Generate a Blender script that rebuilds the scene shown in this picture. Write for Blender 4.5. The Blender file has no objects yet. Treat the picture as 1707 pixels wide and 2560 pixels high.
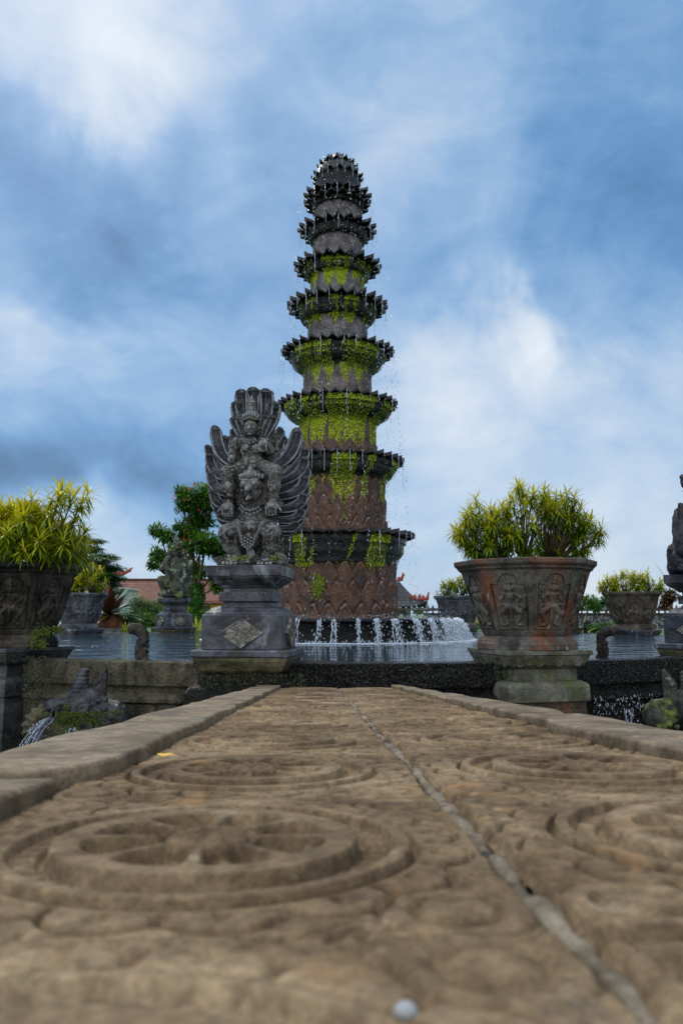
import bpy, math, random
import numpy as np
from mathutils import Vector, Matrix, Euler
R = math.radians
PI = math.pi
random.seed(7)
rng = np.random.default_rng(11)
scene = bpy.context.scene
COL = scene.collection

# ------------------------------------------------------------------ camera
EYE = 0.55                      # eye height above the fountain pool's water
FOC, CX, CY, HOR = 1900.0, 853.5, 1280.0, 1538.0   # focal length in photo pixels, image centre, true horizon row
TH = math.atan((HOR - CY) / FOC)
cam_d = bpy.data.cameras.new('camera')
cam = bpy.data.objects.new('camera', cam_d)
COL.objects.link(cam)
scene.camera = cam
cam.location = (0, 0, EYE)
cam.rotation_euler = (PI / 2 + TH, 0, 0)
cam_d.sensor_fit = 'VERTICAL'
cam_d.sensor_height = 36.0
cam_d.lens = FOC / 2560.0 * 36.0
cam_d.clip_start = 0.02
cam_d.clip_end = 6000
cam_d.dof.use_dof = True
cam_d.dof.focus_distance = 8.6
cam_d.dof.aperture_fstop = 5.2

def at(px, py, Y):
    """the world point at forward distance Y that the photo shows at column px, row py"""
    v = CY - py
    dy = FOC * math.cos(TH) - v * math.sin(TH)
    dz = FOC * math.sin(TH) + v * math.cos(TH)
    return Vector(((px - CX) / dy * Y, Y, EYE + dz / dy * Y))

# ------------------------------------------------------------------ light and sky
SUN_EL, SUN_AZ = R(47), R(-24)          # azimuth measured from +Y towards +X
sd = Vector((math.sin(SUN_AZ) * math.cos(SUN_EL), math.cos(SUN_AZ) * math.cos(SUN_EL), math.sin(SUN_EL)))
sun_d = bpy.data.lights.new('sun', 'SUN')
sun_d.energy = 1.5
sun_d.angle = R(11)
sun_d.color = (1.0, 0.93, 0.82)
sun = bpy.data.objects.new('sun', sun_d)
COL.objects.link(sun)
sun.rotation_euler = sd.to_track_quat('Z', 'Y').to_euler()
sun.location = sd * 50
vs = scene.view_settings
vs.view_transform = 'Standard'
vs.look = 'None'
vs.exposure = 0.0
vs.gamma = 1.0

def lin(c):
    return tuple(((x / 255.0) / 12.92 if x <= 10 else ((x / 255.0 + 0.055) / 1.055) ** 2.4) for x in c)

world = bpy.data.worlds.new('World')
scene.world = world
world.use_nodes = True
world.cycles.sampling_method = 'MANUAL'
world.cycles.sample_map_resolution = 512
nt = world.node_tree
nt.nodes.clear()
class NT:
    def __init__(s, tree): s.t = tree
    def n(s, kind, **kw):
        nd = s.t.nodes.new(kind)
        for k, v in kw.items():
            if k.startswith('i_'):
                key = k[2:]
                nd.inputs[int(key) if key.isdigit() else key.replace('_', ' ')].default_value = v
            else: setattr(nd, k, v)
        return nd
    def l(s, a, b): s.t.links.new(a, b)
    def val(s, sock, x):
        if isinstance(x, (int, float)): sock.default_value = x
        elif isinstance(x, (tuple, list)): sock.default_value = tuple(x) + ((1,) if len(x) == 3 and len(sock.default_value) == 4 else ())
        else: s.l(x, sock)
    def math(s, op, a, b=0.0, c=None, clamp=False):
        nd = s.n('ShaderNodeMath', operation=op); nd.use_clamp = clamp
        s.val(nd.inputs[0], a); s.val(nd.inputs[1], b)
        if c is not None: s.val(nd.inputs[2], c)
        return nd.outputs[0]
    def vmath(s, op, a, b=(0, 0, 0), scale=None):
        nd = s.n('ShaderNodeVectorMath', operation=op)
        s.val(nd.inputs[0], a)
        if op == 'SCALE': s.val(nd.inputs['Scale'], scale)
        else: s.val(nd.inputs[1], b)
        return nd.outputs['Value'] if op in ('DISTANCE', 'DOT_PRODUCT', 'LENGTH') else nd.outputs[0]
    def noise(s, vec, scale, detail=4, rough=0.55, dist=0.0, col=False):
        nd = s.n('ShaderNodeTexNoise', i_Scale=scale, i_Detail=detail, i_Roughness=rough, i_Distortion=dist)
        if vec is not None: s.l(vec, nd.inputs['Vector'])
        return nd.outputs['Color' if col else 'Fac']
    def ramp(s, fac, stops):
        nd = s.n('ShaderNodeValToRGB')
        cr = nd.color_ramp
        while len(cr.elements) < len(stops): cr.elements.new(0.5)
        for e, (p, c) in zip(cr.elements, stops):
            e.position = p; e.color = (c[0], c[1], c[2], 1) if isinstance(c, (tuple, list)) else (c, c, c, 1)
        s.l(fac, nd.inputs[0])
        return nd.outputs[0]
    def mix(s, fac, a, b, blend='MIX'):
        nd = s.n('ShaderNodeMix', data_type='RGBA', blend_type=blend)
        s.val(nd.inputs[0], fac); s.val(nd.inputs[6], a); s.val(nd.inputs[7], b)
        return nd.outputs[2]
    def bump(s, h, strength, dist=0.02, normal=None):
        nd = s.n('ShaderNodeBump', i_Strength=strength, i_Distance=dist)
        s.l(h, nd.inputs['Height'])
        if normal is not None: s.l(normal, nd.inputs['Normal'])
        return nd.outputs[0]

W = NT(nt)
tc = W.n('ShaderNodeTexCoord')
d0 = W.vmath('NORMALIZE', tc.outputs['Generated'])
# wind-drawn distortion of the cloud field, in direction space
w1 = W.vmath('SCALE', W.vmath('SUBTRACT', W.noise(d0, 2.6, 5, 0.58, 0.4, col=True), (0.5, 0.5, 0.5)), scale=0.34)
dw = W.vmath('ADD', d0, w1)
def skydir(px, py):
    v = at(px, py, 1.0) - Vector((0, 0, EYE))
    return tuple(v.normalized())
K = 1707 / 1568.0
ANCH = [(30,30,.76),(170,60,.86),(290,110,.92),(290,190,.84),(470,60,.74),(620,60,.70),(1000,60,.66),(1400,60,.57),(1530,200,.53),(1450,420,.47),(1500,680,.48),
 (700,280,.62),(60,300,.57),(150,430,.50),(350,590,.41),(180,650,.46),(30,590,.62),(520,480,.56),(290,770,.76),(100,740,.84),(60,840,.66),(420,840,.66),(300,960,.55),(480,960,.60),
 (230,1070,.33),(40,1060,.36),(420,1050,.39),(300,1165,.84),(200,1215,.74),(390,1170,.66),(250,1260,.70),(1000,300,.70),(900,420,.72),(1080,520,.66),(620,660,.58),
 (1210,750,.93),(1010,810,.78),(1320,960,.77),(1480,820,.75),(1080,1080,.74),(1400,1100,.74),(1280,620,.54),(980,640,.56),(930,1230,.72),(1300,1330,.76),(1530,1200,.76),(640,1250,.72)]
anchors = [(skydir(x * K, y * K), v) for x, y, v in ANCH]
anchors += [((0, .1, .995), 1.0), ((-.7, -.5, .5), .95), ((.7, -.5, .5), .80), ((0, -.9, .4), .95), ((-.95, .2, .2), .6), ((.95, .2, .2), .7)]
sw = sv = None
for d, v in anchors:
    dist = W.vmath('DISTANCE', dw, d)
    wgt = W.math('POWER', W.math('MULTIPLY_ADD', dist, dist, 0.0030), -2.0)
    sw = wgt if sw is None else W.math('ADD', sw, wgt)
    sv = W.math('MULTIPLY', wgt, v) if sv is None else W.math('MULTIPLY_ADD', wgt, v, sv)
V = W.math('DIVIDE', sv, sw)
sep = W.n('ShaderNodeSeparateXYZ'); W.l(d0, sep.inputs[0])
st = W.n('ShaderNodeCombineXYZ'); W.l(sep.outputs[0], st.inputs[0]); W.l(sep.outputs[1], st.inputs[1]); W.l(W.math('MULTIPLY', sep.outputs[2], 1.7), st.inputs[2])
n1 = W.math('SUBTRACT', W.noise(st.outputs[0], 3.4, 7, 0.56, 0.6), 0.5)
n2 = W.math('SUBTRACT', W.noise(st.outputs[0], 9.0, 6, 0.6, 0.8), 0.5)
n3 = W.math('SUBTRACT', W.noise(st.outputs[0], 1.7, 6, 0.6, 1.2), 0.5)
V = W.math('MULTIPLY_ADD', n1, 0.32, V)
V = W.math('MULTIPLY_ADD', n2, 0.17, V)
V = W.math('MULTIPLY_ADD', n3, 0.12, V)
V = W.math('MULTIPLY_ADD', W.math('SUBTRACT', V, 0.6), 1.18, 0.612)
cloud = W.ramp(V, [(.30, lin((48, 88, 128))), (.42, lin((72, 120, 168))), (.54, lin((102, 152, 201))), (.66, lin((142, 179, 219))), (.78, lin((186, 207, 230))), (.92, lin((221, 231, 242))), (1.0, lin((240, 243, 250)))])
# overcast brightened overhead; the bright lobe behind is unseen, added to fill the fronts
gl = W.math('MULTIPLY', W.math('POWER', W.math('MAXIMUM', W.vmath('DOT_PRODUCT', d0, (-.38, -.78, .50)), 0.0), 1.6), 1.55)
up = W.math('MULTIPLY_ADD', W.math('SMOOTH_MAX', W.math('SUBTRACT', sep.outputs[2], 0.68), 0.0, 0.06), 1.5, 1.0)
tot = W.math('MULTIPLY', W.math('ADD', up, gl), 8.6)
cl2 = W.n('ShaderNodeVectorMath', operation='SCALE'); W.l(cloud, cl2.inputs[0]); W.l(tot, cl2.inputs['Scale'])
sky = W.n('ShaderNodeTexSky', sky_type='NISHITA')
sky.sun_disc = False
sky.sun_elevation = SUN_EL
sky.sun_rotation = SUN_AZ
sky.air_density = 1.0
sky.dust_density = 1.0
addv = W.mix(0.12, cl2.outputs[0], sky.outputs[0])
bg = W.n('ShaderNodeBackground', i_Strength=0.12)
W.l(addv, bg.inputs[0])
wo = W.n('ShaderNodeOutputWorld'); W.l(bg.outputs[0], wo.inputs[0])

# ------------------------------------------------------------------ mesh helpers
class MB:
    def __init__(s): s.v = []; s.f = []; s.rim = {}
    def add(s, v, f):
        o = len(s.v)
        s.v.extend([tuple(p) for p in v]); s.f.extend([tuple(i + o for i in q) for q in f])
    def grid(s, P, cu=False, cv=False, flip=False):
        n, m = len(P), len(P[0])
        v = [p for row in P for p in row]; f = []
        for i in range(n if cu else n - 1):
            for j in range(m if cv else m - 1):
                a, b, c, d = i * m + j, i * m + (j + 1) % m, ((i + 1) % n) * m + (j + 1) % m, ((i + 1) % n) * m + j
                f.append((d, c, b, a) if flip else (a, b, c, d))
        s.add(v, f)
    def loft(s, rings, cap0=True, cap1=True):
        m = len(rings[0]); v = [p for r in rings for p in r]; f = []
        for i in range(len(rings) - 1):
            for j in range(m):
                f.append((i * m + j, i * m + (j + 1) % m, (i + 1) * m + (j + 1) % m, (i + 1) * m + j))
        if cap0: f.append(tuple(range(m))[::-1])
        if cap1: f.append(tuple((len(rings) - 1) * m + j for j in range(m)))
        s.add(v, f)
    def box(s, c, h, rz=0.0):
        ca, sa = math.cos(rz), math.sin(rz)
        def ring(z): return [(c[0] + x * ca - y * sa, c[1] + x * sa + y * ca, z) for x, y in ((-h[0], -h[1]), (h[0], -h[1]), (h[0], h[1]), (-h[0], h[1]))]
        s.loft([ring(c[2] - h[2]), ring(c[2] + h[2])])
    def poly_profile(s, prof, n, rot=0.0, c=(0, 0)):
        """n-sided loft through (circumradius, z) stations"""
        s.loft([[(c[0] + r * math.cos(rot + 2 * PI * k / n), c[1] + r * math.sin(rot + 2 * PI * k / n), z) for k in range(n)] for r, z in prof])
    def sq(s, prof):
        """square loft through (half side, z) stations"""
        s.loft([[(-h, -h, z), (h, -h, z), (h, h, z), (-h, h, z)] for h, z in prof])
    def lathe(s, prof, n, c=(0, 0), cap0=False, cap1=False):
        s.loft([[(c[0] + r * math.cos(2 * PI * k / n), c[1] + r * math.sin(2 * PI * k / n), z) for k in range(n)] for r, z in prof], cap0, cap1)
    def tube(s, pts, rad, n=6, caps=True):
        pts = [Vector(p) for p in pts]
        if isinstance(rad, (int, float)): rad = [rad] * len(pts)
        rings = []; up = Vector((0.13, 0.21, 0.97))
        for i, p in enumerate(pts):
            t = (pts[min(i + 1, len(pts) - 1)] - pts[max(i - 1, 0)])
            if t.length < 1e-9: t = Vector((0, 0, 1))
            t.normalize()
            a = t.cross(up)
            if a.length < 0.1: a = t.cross(Vector((1, 0, 0)))
            a.normalize(); b = a.cross(t)
            rings.append([p + (a * math.cos(2 * PI * k / n) + b * math.sin(2 * PI * k / n)) * rad[i] for k in range(n)])
        s.loft(rings, caps, caps)
    def ell(s, c, r, n=10, m=7, rot=None):
        v = [(0, 0, -1)]; f = []
        for i in range(1, m):
            a = -PI / 2 + PI * i / m
            for k in range(n): v.append((math.cos(a) * math.cos(2 * PI * k / n), math.cos(a) * math.sin(2 * PI * k / n), math.sin(a)))
        v.append((0, 0, 1)); L = len(v) - 1
        for k in range(n):
            f.append((0, 1 + (k + 1) % n, 1 + k)); f.append((L, L - n + k, L - n + (k + 1) % n))
        for i in range(m - 2):
            for k in range(n):
                a = 1 + i * n + k; b = 1 + i * n + (k + 1) % n
                f.append((a, b, b + n, a + n))
        out = []
        for p in v:
            q = Vector((p[0] * r[0], p[1] * r[1], p[2] * r[2]))
            if rot is not None: q.rotate(rot)
            out.append((q.x + c[0], q.y + c[1], q.z + c[2]))
        s.add(out, f)
    def cap(s, a, b, ra, rb, n=10):
        a, b = Vector(a), Vector(b)
        d = (b - a); L = d.length; d = d / L
        pts, rad = [], []
        for t in (-1, -.85, -.5): pts.append(a + d * ra * t); rad.append(ra * math.sqrt(max(0.002, 1 - t * t)))
        for t in (0, .33, .66, 1): pts.append(a + d * L * t); rad.append(ra + (rb - ra) * t)
        for t in (.5, .85, 1): pts.append(b + d * rb * t); rad.append(rb * math.sqrt(max(0.002, 1 - t * t)))
        s.tube(pts, rad, n)
    def torus(s, c, R_, r, rot=None, n=14, m=6):
        P = []
        for i in range(n):
            a = 2 * PI * i / n; row = []
            for j in range(m):
                b = 2 * PI * j / m
                q = Vector(((R_ + r * math.cos(b)) * math.cos(a), (R_ + r * math.cos(b)) * math.sin(a), r * math.sin(b)))
                if rot is not None: q.rotate(rot)
                row.append((q.x + c[0], q.y + c[1], q.z + c[2]))
            P.append(row)
        s.grid(P, True, True)
    def curl(s, c, R_, r, turns=1.6, rot=None, n=18, flip=1):
        pts, rad = [], []
        for i in range(n + 1):
            t = i / n; a = flip * 2 * PI * turns * t; rr = R_ * (1 - 0.85 * t)
            q = Vector((rr * math.cos(a), 0, rr * math.sin(a)))
            if rot is not None: q.rotate(rot)
            pts.append(q + Vector(c)); rad.append(r * (1 - .4 * t))
        s.tube(pts, rad, 5)
    def mesh(s, name, smooth=False):
        me = bpy.data.meshes.new(name)
        me.from_pydata(s.v, [], s.f)
        if s.rim:
            a = me.attributes.new('rim', 'FLOAT', 'POINT'); a.data.foreach_set('value', [s.rim.get(i, 0.0) for i in range(len(s.v))])
        if smooth: me.polygons.foreach_set('use_smooth', [True] * len(me.polygons))
        me.update()
        return me
    def build(s, name, mat, parent=None, smooth=False, bevel=0.0):
        return link(name, s.mesh(name, smooth), mat, parent, bevel)
def link(name, me, mat, parent=None, bevel=0.0):
    o = bpy.data.objects.new(name, me)
    COL.objects.link(o)
    if mat is not None and not me.materials: me.materials.append(mat)
    if parent is not None: o.parent = parent
    if bevel:
        b = o.modifiers.new('edge wear', 'BEVEL'); b.width = bevel; b.segments = 2; b.limit_method = 'ANGLE'; b.angle_limit = R(28)
    return o
def npmesh(name, V, F, smooth=True):
    V = np.asarray(V, dtype=np.float32).reshape(-1, 3); F = np.asarray(F, dtype=np.int32); k = F.shape[1]
    me = bpy.data.meshes.new(name)
    me.vertices.add(len(V)); me.vertices.foreach_set('co', V.ravel())
    me.loops.add(F.size); me.loops.foreach_set('vertex_index', F.ravel())
    me.polygons.add(len(F)); me.polygons.foreach_set('loop_start', np.arange(0, F.size, k, dtype=np.int32))
    try: me.polygons.foreach_set('loop_total', np.full(len(F), k, dtype=np.int32))
    except Exception: pass
    if smooth: me.polygons.foreach_set('use_smooth', np.ones(len(F), dtype=bool))
    me.update(calc_edges=True); me.validate()
    return me
def gridfaces(n, m, cu=False, cv=False):
    i, j = np.meshgrid(np.arange(n if cu else n - 1), np.arange(m if cv else m - 1), indexing='ij')
    a = i * m + j; b = i * m + (j + 1) % m; c = ((i + 1) % n) * m + (j + 1) % m; d = ((i + 1) % n) * m + j
    return np.stack([a, b, c, d], -1).reshape(-1, 4)
def remeshed(mb, voxel, name, smooth_it=2, disp=None):
    """fuse overlapping closed solids into one continuous carved surface"""
    me = mb.mesh(name)
    o = bpy.data.objects.new('carving', me); COL.objects.link(o)
    r = o.modifiers.new('fuse', 'REMESH'); r.mode = 'VOXEL'; r.voxel_size = voxel; r.use_smooth_shade = True
    if smooth_it:
        sm = o.modifiers.new('soften', 'SMOOTH'); sm.factor = 0.5; sm.iterations = smooth_it
    if disp:
        tx = bpy.data.textures.new('chisel', 'CLOUDS'); tx.noise_scale = disp[0]; tx.noise_depth = 3
        dm = o.modifiers.new('chisel', 'DISPLACE'); dm.texture = tx; dm.strength = disp[1]; dm.mid_level = 0.5; dm.texture_coords = 'LOCAL'
    bpy.context.view_layer.update()
    dg = bpy.context.evaluated_depsgraph_get()
    out = bpy.data.meshes.new_from_object(o.evaluated_get(dg))
    out.name = name
    bpy.data.objects.remove(o); bpy.data.meshes.remove(me)
    out.polygons.foreach_set('use_smooth', [True] * len(out.polygons))
    return out
def tag(o, label, cat, group=None):
    o['label'] = label; o['category'] = cat
    if group: o['group'] = group
    return o
def thing(name, label, cat, loc=(0, 0, 0), rz=0.0, group=None, sc=1.0):
    o = bpy.data.objects.new(name, None); COL.objects.link(o)
    o.empty_display_size = 0.2
    o.location = loc; o.rotation_euler = (0, 0, rz); o.scale = (sc, sc, sc)
    return tag(o, label, cat, group)
def struct(o): o['kind'] = 'structure'; return o
def stuff(o): o['kind'] = 'stuff'; return o
def copy_tree(o, parent=None):
    c = o.copy(); COL.objects.link(c)
    if parent is not None: c.parent = parent
    for ch in [x for x in scene.objects if x.parent == o]: copy_tree(ch, c)
    return c

# ------------------------------------------------------------------ materials
def new_mat(name):
    m = bpy.data.materials.new(name); m.use_nodes = True
    m.node_tree.nodes.clear()
    T = NT(m.node_tree)
    b = T.n('ShaderNodeBsdfPrincipled'); out = T.n('ShaderNodeOutputMaterial')
    T.l(b.outputs[0], out.inputs[0])
    geo = T.n('ShaderNodeNewGeometry')
    return m, T, b, geo.outputs['Position'], geo
def stone(name, c1, c2, scale=3.0, rough=0.8, bump=0.5, bscale=60, patches=(), streak=None, wet=0.0, bdist=0.01, edge=None, spec=None, rim=None):
    """mottled weathered stone: two tones, then patches of (colour, scale, threshold, softness, stretch in z)"""
    m, T, b, P, geo = new_mat(name)
    f = T.noise(P, scale, 6, 0.62, 0.5)
    col = T.mix(T.ramp(f, [(.40, 0.0), (.62, 1.0)]), lin3(c1), lin3(c2))
    f2 = T.math('MULTIPLY_ADD', T.noise(P, scale * 9, 4, 0.65), .6, T.math('MULTIPLY', T.noise(P, scale * 3.1, 5, .7), .4))
    col = T.mix(0.55, col, T.mix(T.ramp(f2, [(.36, 0.0), (.62, 1.0)]), (.30, .30, .30), (1.25, 1.25, 1.25)), 'MULTIPLY')
    for k, pt in enumerate(patches):
        pc, ps, th, so = pt[:4]; zs = pt[4] if len(pt) > 4 else 1.0
        mp = T.n('ShaderNodeMapping', vector_type='POINT'); T.l(P, mp.inputs[0]); mp.inputs['Scale'].default_value = (1, 1, zs); mp.inputs['Location'].default_value = (3.1 * k, 1.7 * k, .9 * k)
        fac = T.ramp(T.noise(mp.outputs[0], ps, 5, 0.62, 0.3), [(th, 0.0), (min(1, th + so), 1.0)])
        col = T.mix(fac, col, lin3(pc))
    if rim:       # raised borders painted pale: lichen, plus highlights put into the colour
        ra = T.n('ShaderNodeAttribute', attribute_name='rim')
        rf_ = T.math('MULTIPLY', ra.outputs['Fac'], T.ramp(T.noise(P, scale * 3, 5, .65), [(.35, .25), (.55, 1.0)]))
        col = T.mix(rf_, col, rim)
    if edge:      # convex edges painted pale: wear, and edge highlights put into the colour
        e = T.ramp(T.math('ADD', geo.outputs['Pointiness'], T.math('MULTIPLY', T.math('SUBTRACT', T.noise(P, scale * 4, 4, .6), .5), .10)), [(.502, 0.0), (.535, 1.0)])
        col = T.mix(e, col, edge)
    T.l(col, b.inputs['Base Color'])
    h = T.math('MULTIPLY_ADD', T.noise(P, bscale, 6, 0.68), 1.0, T.math('MULTIPLY', T.noise(P, bscale * .2, 5, 0.65), 2.6))
    T.l(T.bump(h, bump, bdist), b.inputs['Normal'])
    rr = T.ramp(T.noise(P, scale * 2.3, 4, 0.6), [(.3, max(0.03, rough - .25 - wet * .3)), (.7, rough)])
    T.l(rr, b.inputs['Roughness'])
    b.inputs['Specular IOR Level'].default_value = spec if spec is not None else 0.18 + 0.25 * wet
    return m
def lin3(c): return c
def plain(name, c, rough=0.6, **kw):
    m, T, b, P, geo = new_mat(name)
    f = T.noise(P, kw.get('scale', 8), 5, 0.6)
    T.l(T.mix(f, tuple(x * .65 for x in c), tuple(min(1, x * 1.3) for x in c)), b.inputs['Base Color'])
    b.inputs['Roughness'].default_value = rough
    if kw.get('bump'): T.l(T.bump(T.noise(P, kw.get('bscale', 40), 5, .6), kw['bump'], .01), b.inputs['Normal'])
    return m
def leafmat(name, ca, cb, cc, rough=0.45, trans=0.35):
    """each leaf its own tone between three greens; the attribute 'young' pushes a leaf to the last colour"""
    m, T, b, P, geo = new_mat(name)
    at_ = T.n('ShaderNodeAttribute', attribute_name='young')
    col = T.mix(geo.outputs['Random Per Island'], ca, cb)
    col = T.mix(at_.outputs['Fac'], col, cc)
    T.l(col, b.inputs['Base Color'])
    b.inputs['Roughness'].default_value = rough
    b.inputs['Specular IOR Level'].default_value = 0.35
    tr = T.n('ShaderNodeBsdfTranslucent'); T.l(col, tr.inputs[0])
    mx = T.n('ShaderNodeMixShader'); mx.inputs[0].default_value = trans
    out = [n for n in m.node_tree.nodes if n.type == 'OUTPUT_MATERIAL'][0]
    T.l(b.outputs[0], mx.inputs[1]); T.l(tr.outputs[0], mx.inputs[2]); T.l(mx.outputs[0], out.inputs[0])
    return m
M = {}
M['statue'] = stone('statue stone', (.026, .022, .019), (.165, .152, .138), 4.5, .75, 1.0, 50, [((.34, .37, .29), 4.2, .61, .03), ((.070, .062, .012), 3.0, .57, .12)], bdist=.03, edge=(.26, .27, .27))
M['feather'] = stone('feather stone', (.022, .023, .028), (.095, .10, .118), 5, .65, 1.0, 60, [((.015, .014, .015), 4, .58, .10), ((.16, .09, .04), 5, .66, .05)], bdist=.02, rim=(.36, .38, .41))
M['plinth'] = stone('plinth stone', (.020, .019, .022), (.085, .088, .104), 2.6, .55, .5, 60, [((.30, .32, .36), 3.2, .57, .16, .55), ((.045, .032, .022), 2.2, .56, .12), ((.30, .32, .34), 6.5, .66, .06, .4)], wet=.5, bdist=.008)
M['carved'] = stone('carved tuff', (.085, .080, .064), (.33, .31, .265), 10, .85, .8, 80)
M['olive'] = stone('mossy footing stone', (.040, .036, .018), (.16, .14, .075), 3, .75, 1.0, 45, [((.015, .014, .010), 3, .56, .10), ((.07, .085, .02), 4, .63, .08)], wet=.3)
M['slime'] = stone('dark algae stone', (.005, .006, .004), (.026, .025, .016), 6, .5, 1.0, 30, [((.045, .055, .010), 8, .62, .06), ((.09, .06, .02), 3, .66, .08)], wet=.3, bdist=.06)
M['pot'] = stone('planter stone', (.055, .050, .042), (.155, .142, .122), 3.5, .75, .7, 60, [((.17, .052, .014), 1.9, .46, .20, .42), ((.05, .045, .038), 5.5, .56, .10, .5), ((.03, .028, .022), 2.6, .59, .10), ((.26, .26, .25), 7, .65, .05, .5)], bdist=.012)
M['pot_dark'] = stone('dark planter stone', (.028, .022, .016), (.105, .088, .068), 3.5, .8, .7, 60, [((.010, .010, .008), 1.8, .52, .10, .5), ((.18, .17, .16), 8, .68, .05)], bdist=.012)
M['pot_grey'] = stone('grey planter stone', (.045, .048, .055), (.15, .158, .172), 3.5, .8, .5, 60, [((.030, .028, .024), 2.5, .56, .12, .5)])
M['pot_brown'] = stone('brown planter stone', (.038, .031, .023), (.125, .104, .078), 3.5, .8, .5, 60, [((.020, .019, .015), 2.5, .56, .12, .5), ((.22, .21, .19), 6, .66, .05)])
M['slab'] = None
M['soil'] = plain('potting soil', (.03, .022, .014), .95, bump=.8, bscale=30)
M['bark'] = plain('bark', (.10, .065, .04), .9, bump=.8, bscale=40)
M['moss'] = leafmat('moss', (.20, .30, .007), (.66, .74, .014), (.10, .12, .01), .8, .2)
M['moss_dark'] = leafmat('dark moss', (.045, .075, .006), (.20, .26, .010), (.03, .04, .01), .8, .1)
M['moss_deep'] = leafmat('deep moss', (.014, .024, .003), (.085, .11, .007), (.03, .04, .01), .8, .1)
M['rosette'] = leafmat('narrow leaf', (.018, .090, .006), (.105, .25, .008), (.62, .54, .010), .42, .38)
M['tree'] = leafmat('broad leaf', (.012, .060, .010), (.085, .215, .018), (.16, .32, .03), .5, .42)
M['fern'] = leafmat('feathery leaf', (.010, .055, .012), (.045, .16, .02), (.12, .26, .03), .5, .3)
M['pale_shrub'] = leafmat('grey green leaf', (.05, .12, .035), (.15, .26, .08), (.20, .30, .10), .5, .3)
M['agave'] = leafmat('yellow blade', (.30, .34, .03), (.55, .52, .10), (.2, .3, .03), .45, .3)
M['bromeliad'] = leafmat('wine leaf', (.050, .010, .009), (.085, .026, .013), (.13, .16, .03), .35, .1)
M['bromeliad_pale'] = leafmat('silver leaf', (.30, .42, .36), (.50, .60, .56), (.2, .3, .1), .3, .2)
M['flower'] = leafmat('red blossom', (.55, .035, .008), (.75, .08, .015), (.7, .1, .02), .5, .3)
M['ivy'] = leafmat('ivy leaf', (.010, .05, .008), (.05, .15, .012), (.10, .22, .02), .45, .25)
M['yellowleaf'] = leafmat('dry yellow leaf', (.70, .40, .01), (.85, .5, .02), (.8, .5, .02), .5, .2)
M['fibre'] = plain('rusty fibre', (.11, .042, .018), .95, bump=1.0, bscale=50)
# ------------------------------------------------------------------ ground and water
D = 17.9; PCX = -0.10; RW = 9.15; POND = -0.90      # pool centre distance, its x, outer wall radius, lower pond level

def water_mat(name, base, scale, strength, rough=0.03, stretch=(1, 1, 1), foam=None):
    m, T, b, P, geo = new_mat(name)
    b.inputs['Base Color'].default_value = base + (1,)
    b.inputs['Roughness'].default_value = rough
    b.inputs['IOR'].default_value = 1.33
    b.inputs['Specular IOR Level'].default_value = 0.5
    mp = T.n('ShaderNodeMapping'); T.l(P, mp.inputs[0]); mp.inputs['Scale'].default_value = stretch
    h = T.math('ADD', T.noise(mp.outputs[0], scale, 3, 0.55, 0.4), T.math('MULTIPLY', T.noise(mp.outputs[0], scale * 3.1, 3, 0.5, 0.2), 0.30))
    T.l(T.bump(h, strength, 0.17), b.inputs['Normal'])
    return m
M['pool'] = water_mat('pool water', (.018, .034, .048), 1.7, .60, stretch=(.55, 1.15, 1))
M['pond'] = water_mat('pond water', (.010, .012, .008), 2.2, .18)
M['film'] = water_mat('running water film', (.02, .022, .026), 16, .55, .08)

def gh(x, y):
    """the land: a bank behind the ponds, the bed of the lower pond in front"""
    d = math.hypot(x - PCX, y - D)
    t = min(1, max(0, (y - 23.5) / 1.2)); t = t * t * (3 - 2 * t)
    if d < 9.0: return -1.7
    e = min(1, max(0, (d - 9.0) / 0.5))
    z = -1.7 + (1.58) * t * e
    u = min(1, max(0, (y - 34) / 60))
    return z - 0.5 * u
xs = np.unique(np.concatenate([np.linspace(-24, 24, 97), np.array([-3000, -1200, -500, -200, -100, -60, -40, -30, 30, 40, 60, 100, 200, 500, 1200, 3000])]))
ys = np.unique(np.concatenate([np.linspace(-8, 36, 89), np.array([-2000, -500, -100, -30, 40, 46, 55, 70, 100, 160, 300, 700, 1500, 3500])]))
GV = np.array([[(x, y, gh(x, y)) for y in ys] for x in xs])
mg, T, b, P, geo = new_mat('garden soil and grass')
fz = T.noise(P, .7, 6, .65)
T.l(T.mix(T.ramp(fz, [(.38, 0.0), (.56, 1.0)]), (.035, .10, .012), (.07, .17, .02)), b.inputs['Base Color'])
b.inputs['Roughness'].default_value = .9
T.l(T.bump(T.noise(P, 30, 5, .7), .8, .05), b.inputs['Normal'])
struct(link('ground', npmesh('ground', GV, gridfaces(len(xs), len(ys))[:, ::-1]), mg))

mb = MB()
mb.lathe([(0.02, 0.0), (2.0, 0.0), (5.0, 0.0), (RW - .36, 0.0)], 96, (PCX, D))
struct(mb.build('pool_water', M['pool']))
mb = MB()
n = 48
mb.add([(-24, -8, POND), (24, -8, POND), (24, 24.6, POND), (-24, 24.6, POND)], [(0, 1, 2, 3)])
struct(mb.build('pond_water', M['pond']))

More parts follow.
